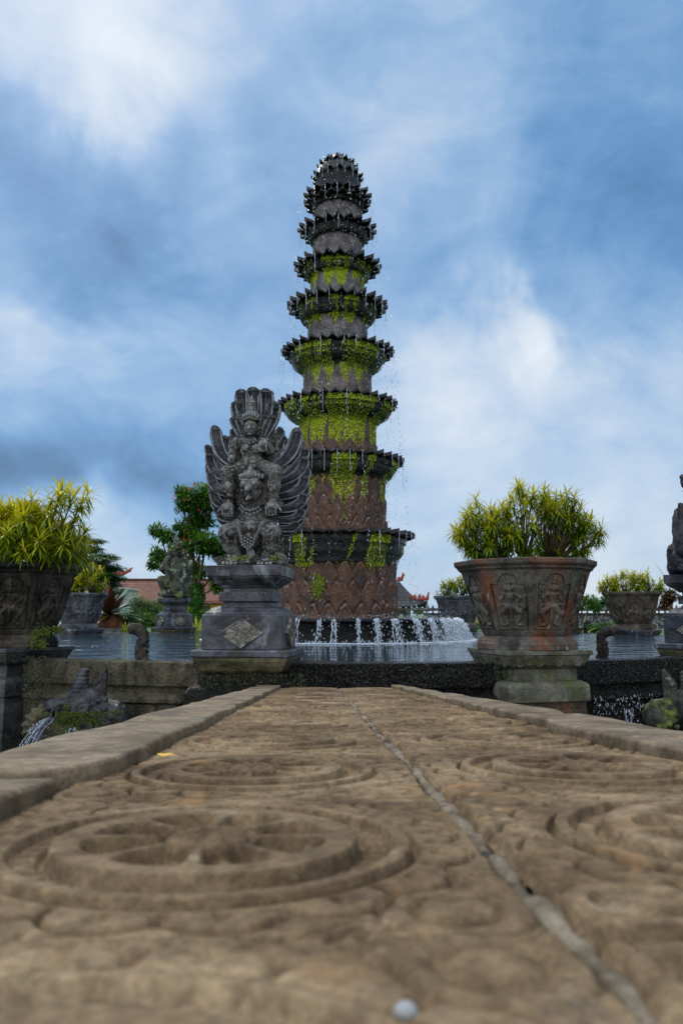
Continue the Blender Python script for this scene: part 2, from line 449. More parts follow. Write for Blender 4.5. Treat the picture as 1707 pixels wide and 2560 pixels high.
# pool wall: moulded ring, its left stretch dry and its right stretch under a film of running water
mw, T, b, P, geo = new_mat('pool wall stone')
sx = T.n('ShaderNodeSeparateXYZ'); T.l(P, sx.inputs[0])
wetf = T.math('ADD', T.math('MULTIPLY_ADD', sx.outputs[0], 1.1, 2.25), T.math('MULTIPLY', T.math('SUBTRACT', T.noise(P, 2.2, 5, .65), .5), 1.9))
wetf = T.ramp(wetf, [(.35, 0.0), (.75, 1.0)])
dry = T.mix(T.ramp(T.noise(P, 3.0, 6, .65, .4), [(.35, 0.0), (.66, 1.0)]), (.050, .043, .024), (.165, .142, .090))
dry = T.mix(T.ramp(T.noise(P, 1.6, 5, .6), [(.56, 0.0), (.72, 1.0)]), dry, (.045, .048, .014))
mpz = T.n('ShaderNodeMapping'); T.l(P, mpz.inputs[0]); mpz.inputs['Scale'].default_value = (1, 1, .25)
dry = T.mix(T.ramp(T.noise(mpz.outputs[0], 7, 5, .65), [(.48, 0.0), (.66, .9)]), dry, (.020, .018, .011))
wetc = T.mix(T.ramp(T.noise(P, 9, 5, .7), [(.42, 0.0), (.62, 1.0)]), (.003, .003, .003), (.013, .012, .010))
wetc = T.mix(T.ramp(T.noise(P, 24, 3, .6), [(.62, 0.0), (.70, 1.0)]), wetc, (.09, .09, .045))
T.l(T.mix(wetf, dry, wetc), b.inputs['Base Color'])
T.l(T.mix(wetf, (.85,) * 3, (.22,) * 3), b.inputs['Roughness'])
T.l(T.ramp(T.noise(P, 55, 3, .6), [(.50, .10), (.62, 1.0)]), b.inputs['Specular IOR Level'])
hh = T.math('ADD', T.noise(P, 30, 5, .7), T.math('MULTIPLY', T.noise(P, 7, 4, .6), 1.6))
bp = T.bump(hh, 1.0, .06)
T.l(bp, b.inputs['Normal'])
M['wall'] = mw
def wallprof():
    z0 = 0.012
    return [(RW - .36, -.5), (RW - .36, z0 - .01), (RW - .33, z0), (RW - .03, z0), (RW - .005, z0 - .012), (RW, z0 - .035), (RW + .002, -.255), (RW - .012, -.272), (RW - .05, -.275), (RW - .05, -.345),
            (RW + .0, -.36), (RW + .085, -.385), (RW + .10, -.405), (RW + .10, -.44), (RW + .05, -.47), (RW + .06, -1.2), (RW + .10, -1.6)]
mb = MB()
mb.lathe(wallprof(), 160, (PCX, D))
tag(mb.build('pool_wall', M['wall'], smooth=False), 'long moulded stone wall around the fountain pool, dry on one stretch and black with running water on the other', 'wall')
# lilies of moss hugging the wall head are built with the moss below

# ------------------------------------------------------------------ walkway of carved medallion slabs
e_dir = at(797, 1672, 1.0) - Vector((0, 0, EYE)); e_dir.normalize()
r_dir = e_dir.cross(Vector((0, 0, 1))).normalized()
n_dir = r_dir.cross(e_dir).normalized()
DH = 0.20
ORG = Vector((0, 0, EYE)) - n_dir * DH
def deck(u, s, w=0.0): return ORG + r_dir * u + e_dir * s + n_dir * w
TS = 0.675
rows = list(range(-3, 12))
UC = (-0.130, 0.550)
def fnoise(X, Y, seed, base=6.0, octs=4):
    g = np.random.default_rng(seed); out = np.zeros_like(X); amp = 1.0
    for o in range(octs):
        for k in range(5):
            a = g.uniform(0, 2 * PI); f = base * g.uniform(.6, 1.5); p = g.uniform(0, 6.28)
            out += amp * np.sin((X * math.cos(a) + Y * math.sin(a)) * f + p + 1.3 * np.sin((X * math.sin(a) - Y * math.cos(a)) * f * .7 + p * 2)) / 5
        base *= 2.1; amp *= .55
    return out
def sstep(a, b, x):
    t = np.clip((x - a) / (b - a), 0, 1); return t * t * (3 - 2 * t)
def medallion(U, Vv, seed):
    r = np.hypot(U, Vv); th = np.arctan2(Vv, U)
    wob = fnoise(U, Vv, seed, 9, 3) * .0010
    r = r + wob
    G = lambda c, w: np.exp(-((r - c) / w) ** 2)
    h = np.zeros_like(r)
    disc = 1 - sstep(.183, .188, r)
    h += .011 * disc
    # eight sunk petals between raised spokes
    ph = (th * 8 / (2 * PI)) % 1.0
    off = np.abs(ph - .5) * 2                     # 0 mid petal, 1 at a spoke
    halfw = .80
    end = .148 - .020 * off ** 4
    pet = (1 - sstep(halfw - .06, halfw + .06, off)) * sstep(.062, .067, r) * (1 - sstep(end - .003, end + .003, r))
    h -= .019 * pet
    h += .005 * pet * np.exp(-(off / .3) ** 2) * (1 - sstep(.07, .14, r))
    h -= .010 * G(.055, .005)
    h += .006 * (1 - sstep(.035, .045, r)) * (0.5 + .5 * np.cos(th * 6))
    # moat, ring, second ring
    h -= .012 * sstep(.1845, .188, r) * (1 - sstep(.194, .200, r)) + .004 * sstep(.194, .200, r) * (1 - sstep(.222, .226, r))
    h -= .007 * sstep(.2205, .223, r) * (1 - sstep(.228, .231, r))
    h += .007 * sstep(.229, .232, r) * (1 - sstep(.248, .251, r))
    h -= .012 * sstep(.2495, .252, r) * (1 - sstep(.258, .262, r))
    # petals round the rim
    p16 = (th * 16 / (2 * PI)) % 1.0; o16 = np.abs(p16 - .5) * 2
    rs = .318 - .030 * o16 ** 2
    inside = sstep(.266, .270, r) * (1 - sstep(rs - .003, rs + .003, r))
    h += .002 * inside - .008 * inside * sstep(.88, .94, o16)
    h -= .010 * np.exp(-((r - rs - .004) / .0045) ** 2)
    # corner leaves
    out = sstep(.335, .345, r)
    dcx = np.abs(np.abs(U) - .262); dcy = np.abs(np.abs(Vv) - .262)
    dc = np.hypot(dcx, dcy)
    h += .002 * (1 - sstep(.030, .034, dc)) - .008 * np.exp(-((dc - .040) / .005) ** 2) - .006 * np.exp(-((dc - .072) / .004) ** 2)
    e = np.maximum(np.abs(U), np.abs(Vv)) + fnoise(U, Vv, seed + 5, 14, 3) * .006
    h -= .016 * sstep(TS / 2 - .012, TS / 2 - .001, e)
    wear = fnoise(U, Vv, seed + 9, 16, 4)
    # radial ticks in the moat and fine chisel texture on the ground
    h -= .0045 * sstep(.40, .75, np.abs(((th * 44 / (2 * PI)) % 1.0) - .5) * 2) * sstep(.190, .196, r) * (1 - sstep(.214, .222, r))
    h -= .0055 * sstep(.55, .85, np.abs(((th * 32 / (2 * PI)) % 1.0) - .5) * 2) * sstep(.272, .276, r) * (1 - sstep(.296, .302, r))
    sc1 = np.sin(U * 165 + 2.2 * np.sin(Vv * 70)) * np.sin(Vv * 150 + 2.0 * np.sin(U * 60))
    h -= .0050 * (sc1 > .2) * sstep(.325, .335, r) * (dc > .078)
    h *= 1.12 * (.88 + .14 * np.clip(fnoise(U, Vv, seed + 2, 5, 2), -1, 1))
    h += .0004 * wear - .005 * np.clip(fnoise(U, Vv, seed + 31, 11, 4) - 1.15, 0, 1)
    return h
VV, FF, off_ = [], [], 0
for k in rows:
    sc_ = 1.005 + TS * k
    if sc_ > 8.6: continue
    for ci, uc in enumerate(UC):
        n = 300 if k in (0, 1) else 130 if k in (-1, 2) else (110 if k in (2, 3) else 56)
        if k < -1: n = 70
        g = np.linspace(-TS / 2, TS / 2, n)
        U, V_ = np.meshgrid(g, g, indexing='ij')
        seed = 100 + k * 7 + ci * 3
        h = medallion(U, V_, seed)
        rr = random.Random(seed)
        h = h + rr.uniform(-.003, .003) + U * rr.uniform(-.004, .004) + V_ * rr.uniform(-.006, .006)
        S = V_ + sc_; Ux = U + uc + (.006 if ci else -.006)
        S = np.minimum(S, 8.72)
        P_ = np.array(ORG)[None, None] + Ux[..., None] * np.array(r_dir) + S[..., None] * np.array(e_dir) + (h - .010)[..., None] * np.array(n_dir)
        VV.append(P_.reshape(-1, 3)); FF.append(gridfaces(n, n) + off_); off_ += n * n
mt, T, b, P, geo = new_mat('worn sandstone paving')
f = T.noise(P, 3.2, 7, .62, .4)
col = T.ramp(f, [(.30, (.070, .047, .026)), (.48, (.165, .112, .062)), (.66, (.29, .208, .122))])
f3 = T.noise(P, 34, 6, .7)
col = T.mix(.70, col, T.ramp(f3, [(.36, .42), (.5, .9), (.64, 1.35)]), 'MULTIPLY')
col = T.mix(.35, col, T.ramp(T.noise(P, 130, 4, .7), [(.36, .45), (.62, 1.4)]), 'MULTIPLY')
col = T.mix(T.ramp(T.noise(P, 15, 5, .65), [(.62, 0.0), (.70, .5)]), col, (.38, .31, .21))
col = T.mix(T.ramp(T.noise(P, 6, 5, .65, .6), [(.60, 0.0), (.72, .75)]), col, (.30, .165, .075))
col = T.mix(T.ramp(T.noise(P, 8.5, 5, .7), [(.62, 0.0), (.70, .7)]), col, (.075, .062, .048))
T.l(col, b.inputs['Base Color'])
b.inputs['Roughness'].default_value = .85
b.inputs['Specular IOR Level'].default_value = .12
T.l(T.bump(T.math('ADD', T.noise(P, 150, 5, .7), T.math('MULTIPLY', T.noise(P, 40, 4, .6), 1.2)), .55, .006), b.inputs['Normal'])
M['slab'] = mt
walk = struct(link('walkway', npmesh('walkway', np.concatenate(VV), np.concatenate(FF)), mt))
# core of the causeway below the slabs, and mortar in the joint
mb = MB()
def cross(s, u0, u1, w0, w1): return [deck(u0, s, w0), deck(u1, s, w0), deck(u1, s, w1), deck(u0, s, w1)]
mb.loft([cross(-2.2, -.50, .96, -.45, -.030), cross(8.70, -.50, .82, -.45, -.030)])
mb.build('causeway_core', M['olive'], walk)
mj = stone('pale mortar', (.13, .10, .066), (.34, .28, .20), 14, .9, .9, 90, [((.05, .04, .03), 11, .58, .06)])
mb = MB()
st_ = np.linspace(-1.5, 8.68, 260); rings = []
for s in st_:
    w = .012 + .006 * math.sin(s * 9.1) * math.sin(s * 3.7) + random.uniform(-.004, .004)
    z = -.013 + random.uniform(-.006, .003) + (-.010 if random.random() < .12 else 0)
    c = .2085 + .004 * math.sin(s * 4.3)
    rings.append([deck(c - w, s, -.028), deck(c - w * .7, s, z - .003), deck(c, s, z), deck(c + w * .7, s, z - .003), deck(c + w, s, -.028)])
mb.loft(rings)
mb.build('joint_mortar', mj, walk, smooth=True)

mk = stone('kerb sandstone', (.120, .086, .050), (.285, .215, .135), 5, .8, .6, 110, [((.075, .062, .05), 5, .58, .10), ((.33, .28, .20), 18, .64, .05)], bdist=.006)
def kerb_block(s0, s1, ui, uo, wt=.024, seed=0, drop=.12):
    """a worn kerbstone: ui/uo give the inner and outer edge at a station"""
    g = random.Random(seed); rings = []
    n = max(6, int((s1 - s0) / .05))
    ph = [g.uniform(0, 6.28) for _ in range(6)]
    n = max(6, int((s1 - s0) / .11))
    for i in range(n + 1):
        t = i / n; s = s0 + (s1 - s0) * t
        chip = 0.02 * (math.exp(-t * (s1 - s0) / .05) + math.exp(-(1 - t) * (s1 - s0) / .05))
        wi = .005 * math.sin(s * 7 + ph[0]) + .002 * math.sin(s * 17 + ph[1]) + g.uniform(-.0015, .0015)
        wo = .006 * math.sin(s * 5 + ph[2]) + g.uniform(-.003, .003)
        wz = .003 * math.sin(s * 6 + ph[3]) + g.uniform(-.0012, .0012) - chip * .3
        sg = 1 if uo(s) > ui(s) else -1
        a, o = ui(s) + sg * (wi + chip), uo(s) + sg * (wo - chip)
        b_ = .004 + g.uniform(0, .003)
        r_ = [deck(a + sg * .004, s, -.04), deck(a, s, 0), deck(a, s, wt + wz - b_ - .003), deck(a + sg * .0005, s, wt + wz - b_), deck(a + sg * b_, s, wt + wz - .0005), deck(a + sg * (b_ + .003), s, wt + wz)]
        for q in (.35, .65): r_.append(deck(a + (o - a) * q, s, wt + wz + g.uniform(-.0015, .0015)))
        r_ += [deck(o - sg * .018, s, wt + wz), deck(o - sg * .005, s, wt + wz - .006), deck(o, s, wt + wz - .02), deck(o, s, wt - drop), deck(o - sg * .06, s, wt - drop - .004)]
        rings.append(r_ if sg > 0 else r_)
    m_ = MB(); m_.loft(rings)
    return m_
left_i = lambda s: -.412 - .085 * math.exp(-max(0, s - 1.47) / .07); left_o = lambda s: -.722 + .007 * s
right_i = lambda s: .792; right_o = lambda s: 1.12 - .024 * s
for k, (a, b_) in enumerate([(-1.9, -.35), (-.345, 1.418)]):
    kerb_block(a, b_, lambda s: -.446, left_o, wt=.020, seed=k).build('kerb_stone', mk, walk, smooth=True)
for k, (a, b_) in enumerate([(1.470, 4.1), (4.105, 6.6), (6.605, 8.68)]):
    kerb_block(a, b_, left_i, left_o, seed=10 + k).build('kerb_stone', mk, walk, smooth=True)
for k, (a, b_) in enumerate([(-1.9, .6), (.605, 3.2), (3.205, 5.9), (5.905, 8.68)]):
    kerb_block(a, b_, right_i, right_o, seed=20 + k).build('kerb_stone', mk, walk, smooth=True)

# small things dropped on the slabs
def leaf_blade(mb, base, d, L, w, droop=.2, seg=3, up=Vector((0, 0, 1)), fold=0.0):
    """one narrow leaf as a strip; base point, direction, length, width"""
    d = Vector(d).normalized(); side = d.cross(up)
    if side.length < .05: side = d.cross(Vector((1, 0, 0)))
    side.normalize(); p = Vector(base); v = []; 
    prof = {3: (.55, 1.0, .75, 0.04), 2: (.6, 1.0, 0.05), 4: (.5, .95, 1.0, .7, .04)}[seg]
    for i in range(seg + 1):
        w_ = w * prof[i] * .5
        v += [p - side * w_, p + side * w_]
        d = (d + Vector((0, 0, -droop / seg)) ).normalized()
        p = p + d * (L / seg)
    mb.add(v, [(2 * i, 2 * i + 1, 2 * i + 3, 2 * i + 2) for i in range(seg)])
mb = MB()
s0 = 1.83
p = deck(-.355, s0, .006)
for a, L in ((.3, .030), (.95, .026), (2.2, .022)):
    leaf_blade(mb, p, (math.cos(a), math.sin(a) * .6, .35), L, .018, .5)
tag(mb.build('fallen_leaf', M['yellowleaf']), 'small yellow leaf fallen on the carved slabs beside the kerb', 'leaf')
mb = MB(); q = deck(.052, .498, .002); mb.ell(q, (.0075, .006, .005), 8, 6)
tag(mb.build('pebble', plain('pale pebble', (.30, .31, .31), .8), smooth=True), 'pale pebble lying on the blurred nearest slab', 'pebble')

# ------------------------------------------------------------------ tiered fountain tower
mdrum, T, b, P, geo = new_mat('tower stone')
sx = T.n('ShaderNodeSeparateXYZ'); T.l(P, sx.inputs[0])
hz = T.math('ADD', sx.outputs[2], T.math('MULTIPLY', T.math('SUBTRACT', T.noise(P, 1.1, 4, .6), .5), 2.2))
low = T.mix(T.ramp(T.noise(P, 4, 6, .65), [(.38, 0.0), (.62, 1.0)]), (.034, .014, .007), (.135, .058, .027))
high = T.mix(T.ramp(T.noise(P, 4, 6, .65), [(.38, 0.0), (.62, 1.0)]), (.060, .050, .050), (.185, .16, .168))
col = T.mix(T.ramp(T.math('DIVIDE', hz, 12.0), [(.34, 0.0), (.58, 1.0)]), low, high)
col = T.mix(T.ramp(T.noise(P, 2.6, 5, .65), [(.58, 0.0), (.70, .8)]), col, (.030, .020, .012))
col = T.mix(.7, col, T.ramp(T.noise(P, 20, 5, .7), [(.36, .42), (.62, 1.3)]), 'MULTIPLY')
ra = T.n('ShaderNodeAttribute', attribute_name='rim')
pe = T.math('MULTIPLY', ra.outputs['Fac'], T.ramp(T.noise(P, 9, 4, .6), [(.38, .1), (.6, .9)]))
col = T.mix(pe, col, (.25, .165, .125))
T.l(col, b.inputs['Base Color'])
T.l(T.ramp(T.noise(P, 6, 4, .6), [(.35, .35), (.7, .65)]), b.inputs['Roughness'])
T.l(T.bump(T.math('ADD', T.noise(P, 36, 5, .7), T.math('MULTIPLY', T.noise(P, 9, 4, .6), 1.2)), .8, .03), b.inputs['Normal'])
M['drum'] = mdrum
M['wet'] = stone('wet black stone', (.006, .006, .007), (.026, .023, .022), 5, .40, .9, 34, [((.05, .022, .014), 2.2, .62, .10), ((.05, .06, .010), 3.4, .64, .08)], wet=.9, bdist=.03)

NPET_ = {}
def depth_ax(z): return math.cos(TH) * D + math.sin(TH) * (z - EYE)
def rad(hw, z): return hw * depth_ax(z) / FOC
def solve_front(py, hw):
    r = hw * D / FOC
    for _ in range(8):
        z = at(842, py, D - r).z; r = rad(hw, z)
    return z, r
# rim top row at the front, half widths in the photo (petal tips, bowl, drum), bowl foot row at the front, drum foot row
TIERS = [(444, 84, 64, 500, 51, 526, 18), (523, 96, 74, 579, 56, 615, 20), (614, 107, 82, 670, 61, 712, 22), (711, 123, 96, 783, 68, 827, 26),
         (826, 141, 118, 906, 78, 965, 32), (964, 150, 133, 1034, 90, 1115, 34), (1114, 168, 149, 1185, 114, 1315, 36), (1314, 194, 171, 1402, 141, 1545, 40)]
tower = thing('fountain_tower', 'tall round fountain tower of dark petal-edged tiers streaked with bright moss', 'fountain', (PCX, D, 0))
def petal_ring(mb, r_in, r_tip, z, n, arch, thick, up=0.02, ph=0.0, wf=1.0):
    seg, ac = 7, 7
    for k in range(n):
        a0 = ph + 2 * PI * k / n; jit = random.uniform(-.01, .01); zj = z + random.uniform(-.008, .008); rt = r_tip * (1 + random.uniform(-.012, .012))
        top, bot = [], []
        for i in range(seg):
            t = i / (seg - 1); r = r_in + (rt - r_in) * t
            w = PI / n * r_tip * .99 * wf * (1 - max(0, (t - .25) / .75) ** 1.7) + .001
            rt_, rb_ = [], []
            for j in range(ac):
                q = -1 + 2 * j / (ac - 1)
                y = w * q
                zz = zj + arch * (1 - abs(q) ** 1.7) * (1 - .35 * t) - arch * .75 * abs(q) ** 1.6 + up * t * t
                th_ = thick * (1 - .55 * t)
                ca, sa = math.cos(a0 + jit), math.sin(a0 + jit)
                rt_.append((r * ca - y * sa, r * sa + y * ca, zz)); rb_.append((r * ca - y * sa, r * sa + y * ca, zz - th_ * (1 - .2 * q * q)))
            top.append(rt_); bot.append(rb_)
        P_ = [tr + br[::-1] for tr, br in zip(top, bot)]
        mb.loft(P_)
def fluted(prof, n, amp, m=4):
    """lathe whose bowls carry n shallow petals"""
    V_ = []
    nn = n * 8
    for r, z, a in prof:
        th = np.arange(nn) * 2 * PI / nn
        rr = r * (1 + amp * a * (np.abs(np.cos(th * n / 2)) - .6))
        V_.append(np.stack([rr * np.cos(th), rr * np.sin(th), np.full(nn, z)], -1))
    return V_
def relief_drum(r0, r1, z0, z1, n, rows_, res=14):
    """drum carved with rows of pointed lotus petals; rows: (foot height, petal height, phase) as fractions"""
    nn = n * res; H = z1 - z0; nz = max(14, int(H / .028))
    th = np.arange(nn) * 2 * PI / nn; tz = np.linspace(0, 1, nz)
    TT, ZZ = np.meshgrid(th, tz)
    h = np.zeros_like(TT); RM = np.zeros_like(TT)
    for k, (f0, fh, ph) in enumerate(rows_):           # back rows first
        x = ((TT * n / (2 * PI) + ph) % 1.0) * 2 - 1
        edge = f0 - fh * np.abs(x) ** 1.5
        d = edge - ZZ
        ins = d > 0
        lvl = .020 * (k + 1)
        rg = np.exp(-((d - .022) / .026) ** 2)
        g = lvl + .034 * rg + .022 * (1 - np.abs(x)) * np.clip(d / .15, 0, 1)
        RM = np.where(ins, rg, RM)
        h = np.where(ins, g, h)
        h = np.where(~ins & (d > -.035), h - .034, h)
    rr = r0 + (r1 - r0) * ZZ + h * min(1.4, .6 + r0 * .5)
    P_ = np.stack([rr * np.cos(TT), rr * np.sin(TT), z0 + H * ZZ], -1)
    return P_, gridfaces(nz, nn, False, True), RM
moss_spots = []     # (tier index, surface function) for the moss
RIMS = []
for i, (py, tip, bowl, pf, band, pb, npt) in enumerate(TIERS):
    z, rt = solve_front(py, tip)
    zf, _ = solve_front(pf, band)
    rb, rd = rad(bowl, z), rad(band, zf)
    zlow = solve_front(TIERS[i + 1][0], TIERS[i + 1][4])[0] - .12 if i + 1 < len(TIERS) else .40
    if i + 1 < len(TIERS): zlow = min(zlow, solve_front(TIERS[i + 1][0], TIERS[i + 1][1])[0] - .05)
    RIMS.append((z, rt, npt))
    h = z - zf
    arch = .045 + .012 * i / 7
    tier = None
    mb = MB()
    petal_ring(mb, rb * (.78 if i < 4 else .86), rt * (1.03 if i < 4 else 1.0), z - arch, npt, arch * (1.25 if i < 4 else 1.0), .075, up=.03, ph=PI / 2 + .03 * i)
    if i < 1:
        petal_ring(mb, rb * .8, rt * .98, z - arch - .20, npt, arch, .06, up=.05, ph=PI / 2 + PI / npt)
    if i < 0:
        petal_ring(mb, rb * .7, rt * .90, z - arch - .38, npt, arch, .05, up=.06, ph=PI / 2)
    rim = mb.build('petal_rim', M['wet'], tower, smooth=True)
    top = z - arch - .05
    if i < 4:
        prof = [(rd * .5, top, 0), (rb * .95, top, 0), (rb, top - .06, 1), (rb * .98, top - .26 * h, 1.4), (rb * .88 + rd * .10, top - .52 * h, 1.8), (rb * .5 + rd * .54, top - .74 * h, 1.6), (rd * 1.03, zf + .01, .6), (rd * .9, zf - .02, 0)]
    else:
        prof = [(rd * .5, top, 0), (rb * .93, top, 0), (rb * 1.0, top - .02, 0), (rb * 1.0, top - .24 * h, 0), (rb * .955, top - .26 * h, 0), (rb * .96, top - .36 * h, .3), (rb * .93, top - .50 * h, .6), (rb * .55 + rd * .45, top - .66 * h, .8), (rd * 1.10, zf + .12 * h, .8), (rd * 1.04, zf + .03, .4), (rd * 1.035, zf - .01, 0), (rd * .9, zf - .03, 0)]
    if i == 7: prof = [(rd * .5, top, 0), (rb * .95, top, 0), (rb, top - .02, 0), (rb, top - .22 * h, 0), (rb * .97, top - .25 * h, 0), (rb * .965, top - .5 * h, .15), (rb * .93, top - .62 * h, .2), (rd * 1.07, top - .72 * h, .2), (rd * 1.055, zf + .02, .1), (rd * 1.05, zf - .02, 0), (rd * .9, zf - .04, 0)]
    G = fluted(prof, npt, .05 if i < 4 else .022)
    nn = len(G[0])
    bowlo = link('bowl', npmesh('bowl', np.array(G), gridfaces(len(G), nn, False, True)[:, ::-1], smooth=True), M['wet'], tower)
    npd = [12, 13, 13, 12, 14, 15, 24, 24][i]
    if i == 6: rws = [(1.0, .20, .0), (.66, .24, .5), (.28, .20, .0)]
    elif i == 7: rws = [(1.0, .22, .0), (.66, .26, .5), (.30, .22, .0)]
    elif i == 5: rws = [(1.05, .30, .0), (.42, .25, .5)]
    else: rws = [(1.2, .4, .5), (.90, .45, 0)]
    dz0 = zlow
    P_, F_, RM = relief_drum(rd * (1.03 if i < 6 else 1.0), rd, dz0, zf + .02, npd, rws)
    me = npmesh('drum', P_, F_); ra = me.attributes.new('rim', 'FLOAT', 'POINT'); ra.data.foreach_set('value', RM.ravel().astype(np.float32))
    link('drum', me, M['drum'], tower)
    moss_spots.append((i, rb, rd, top, zf, dz0, h))
# the bud on top
z1, r1, n1_ = RIMS[0]
zt = at(842, 385, D).z
zb1, zb2, zb3 = at(842, 447, D).z, at(842, 425, D).z, at(842, 405, D).z
mb = MB()
for zz, hw, npt in ((zb1, 66, 16), (at(842, 417, D).z, 52, 13), (zb3, 36, 10), (at(842, 395, D).z, 20, 7)):
    petal_ring(mb, rad(hw, zz) * .55, rad(hw, zz), zz - .03, npt, .04, .05, up=.06, ph=PI / 2 + zz)
mb.build('petal_rim', M['wet'], tower, smooth=True)
mb = MB()
zq = z1 - .1
mb.lathe([(rad(46, zq), zq), (rad(49, zq), zb1 - .25), (rad(56, zb1), zb1 - .02), (rad(50, zb2), zb2 - .05), (rad(30, zb3), zb3 - .03), (rad(18, zb3), at(842, 395, D).z), (rad(11, zt), at(842, 388, D).z), (rad(5, zt), zt), (.01, zt + .01)], 40)
mb.build('bud', M['wet'], tower, smooth=True)

# basin under the tower
basin = thing('fountain_basin', 'low dark round basin spilling white water below the fountain tower', 'basin', (PCX, D, 0))
RB = rad(298, .49); ZB = .485
mb = MB()
nn = 220; prof = [(2.0, ZB - .02), (RB - .05, ZB - .005), (RB, ZB - .012), (RB + .01, ZB - .035), (RB - .01, ZB - .065), (RB - .20, ZB - .085), (RB - .34, ZB - .11), (RB - .38, .22), (RB - .36, .05), (RB - .34, -.3)]
rings = []
for k, (r, z) in enumerate(prof):
    rings.append([((r + (.018 * math.cos(a * 36) if 0 < k < 6 else 0)) * math.cos(a), (r + (.018 * math.cos(a * 36) if 0 < k < 6 else 0)) * math.sin(a), z) for a in [2 * PI * j / nn for j in range(nn)]])
mb.loft(rings[::-1], False, False)
mb.build('basin_body', M['wet'], basin, smooth=False)
mb = MB(); mb.lathe([(1.0, ZB + .004), (RB - .06, ZB + .003), (RB - .015, ZB - .006)], 120)
mb.build('basin_water', M['film'], basin, smooth=True)

# moss hanging on the tiers: many little tufts on streaked patches
def tuft(mb, p, nrm, s):
    t = Vector((random.gauss(0, 1), random.gauss(0, 1), random.gauss(0, 1))); a = (t - nrm * t.dot(nrm)).normalized(); b2 = nrm.cross(a)
    q = p + nrm * s * random.uniform(-.1, .5)
    tl = nrm * random.uniform(-.5, .8) * s
    mb.add([q - a * s * .6, q + b2 * s * .5 + tl, q + a * s * .6, q - b2 * s * .6 - tl * .3 + Vector((0, 0, -s * .3))], [(0, 1, 2, 3)])
TOPL = {2: .45, 3: .6, 4: .75, 5: 1.0, 6: 1.3, 7: 1.2}
g2 = np.random.default_rng(5)
phs = g2.uniform(0, 6.28, 40)
def streak(i, a, t):
    return .5 + .28 * math.sin(a * 5 + phs[i]) + .24 * math.sin(a * 11 + phs[i + 8]) + .16 * math.sin(a * 23 + phs[i + 16] + t * 1.5) + .10 * math.sin(a * 47 + t * 7)
AMT = {0: 0, 1: 0.0, 2: 1.0, 3: .80, 4: 1.05, 5: 1.25, 6: .74, 7: .50}
COV = {2: 1.05, 3: .35, 4: 1.05, 5: 1.0, 6: .85, 7: .14}
for i, rb, rd, top, zf, dz0, h in moss_spots:
    if AMT[i] == 0: continue
    amt = AMT[i]
    mbm, mbd = MB(), MB()
    for _ in range(int(36000 * (0.5 + rd))):
        a = random.uniform(0, 2 * PI); t = random.random()
        fr = math.cos(a + PI / 2 - .10)       # the tower's wettest side faces the walkway
        sk = streak(i, a, t) + .30 * fr - .12
        on_drum = random.random() < (.55 if i < 6 else .45)
        if on_drum:
            cv = COV[i] * min(1.15, max(0, (sk - (.98 - amt * .68)) / .42))
            if t > cv * random.uniform(.75, 1.05) or random.random() < .10: continue
            z = zf - t * (min(TOPL[i], zf - dz0)) * .96
            if z < dz0 + .1: continue
            r = rd + (.050 if i < 6 else .040)
            bright = random.random() < .86
        else:
            if sk < 1.06 - amt * .58 + abs(random.gauss(0, .10)): continue
            z = top - t * h
            u = (top - z) / h
            r = rb if u < .28 else (rb * .96 if u < .5 else rb * .96 + (rd * 1.08 - rb * .96) * min(1, (u - .5) / .42) ** .8)
            if False: r = rb + (rd * 1.08 - rb) * max(0, (u - .3) / .7) ** 1.2
            r += .012
            if u > .28 and random.random() < .35: continue
            bright = random.random() < (.60 if u < .28 else .22)
        nrm = Vector((math.cos(a), math.sin(a), 0))
        tuft(mbm if bright else mbd, Vector((r * math.cos(a), r * math.sin(a), z)), nrm, random.uniform(.010, .026))
    if mbm.f: mbm.build('moss', M['moss'], tower)
    if mbd.f: mbd.build('moss', M['moss_dark'], tower)
# one hanging cushion low on the drum
mb = MB()
i, rb, rd, top, zf, dz0, h = moss_spots[7]
for _ in range(500):
    a = -PI / 2 - .30 + random.gauss(0, .045); z = 1.18 + random.gauss(0, .10)
    tuft(mb, Vector(((rd + .06 + random.random() * .05) * math.cos(a), (rd + .06 + random.random() * .05) * math.sin(a), z)), Vector((math.cos(a), math.sin(a), 0)), random.uniform(.02, .05))
mb.build('moss', M['moss_dark'], tower)

# ------------------------------------------------------------------ falling water
mwd, T, b, P, geo = new_mat('falling water')
b.inputs['Base Color'].default_value = (.86, .92, 1, 1)
b.inputs['Roughness'].default_value = .12
b.inputs['IOR'].default_value = 1.33
b.inputs['Transmission Weight'].default_value = .45
M['drops'] = mwd
OCT = np.array([(1, 0, 0), (0, 1, 0), (-1, 0, 0), (0, -1, 0), (0, 0, 1), (0, 0, -1)], float)
OCF = np.array([(0, 1, 4), (1, 2, 4), (2, 3, 4), (3, 0, 4), (1, 0, 5), (2, 1, 5), (3, 2, 5), (0, 3, 5)])
def drops(name, pts, rx, rz):
    pts = np.asarray(pts, float); n = len(pts); rx = np.broadcast_to(rx, (n,)); rz = np.broadcast_to(rz, (n,))
    S = np.stack([rx, rx, rz], -1)
    V_ = pts[:, None, :] + OCT[None] * S[:, None, :]
    F_ = OCF[None] + (np.arange(n) * 6)[:, None, None]
    return npmesh(name, V_.reshape(-1, 3), F_.reshape(-1, 3), smooth=True)
pts, rxs, rzs = [], [], []
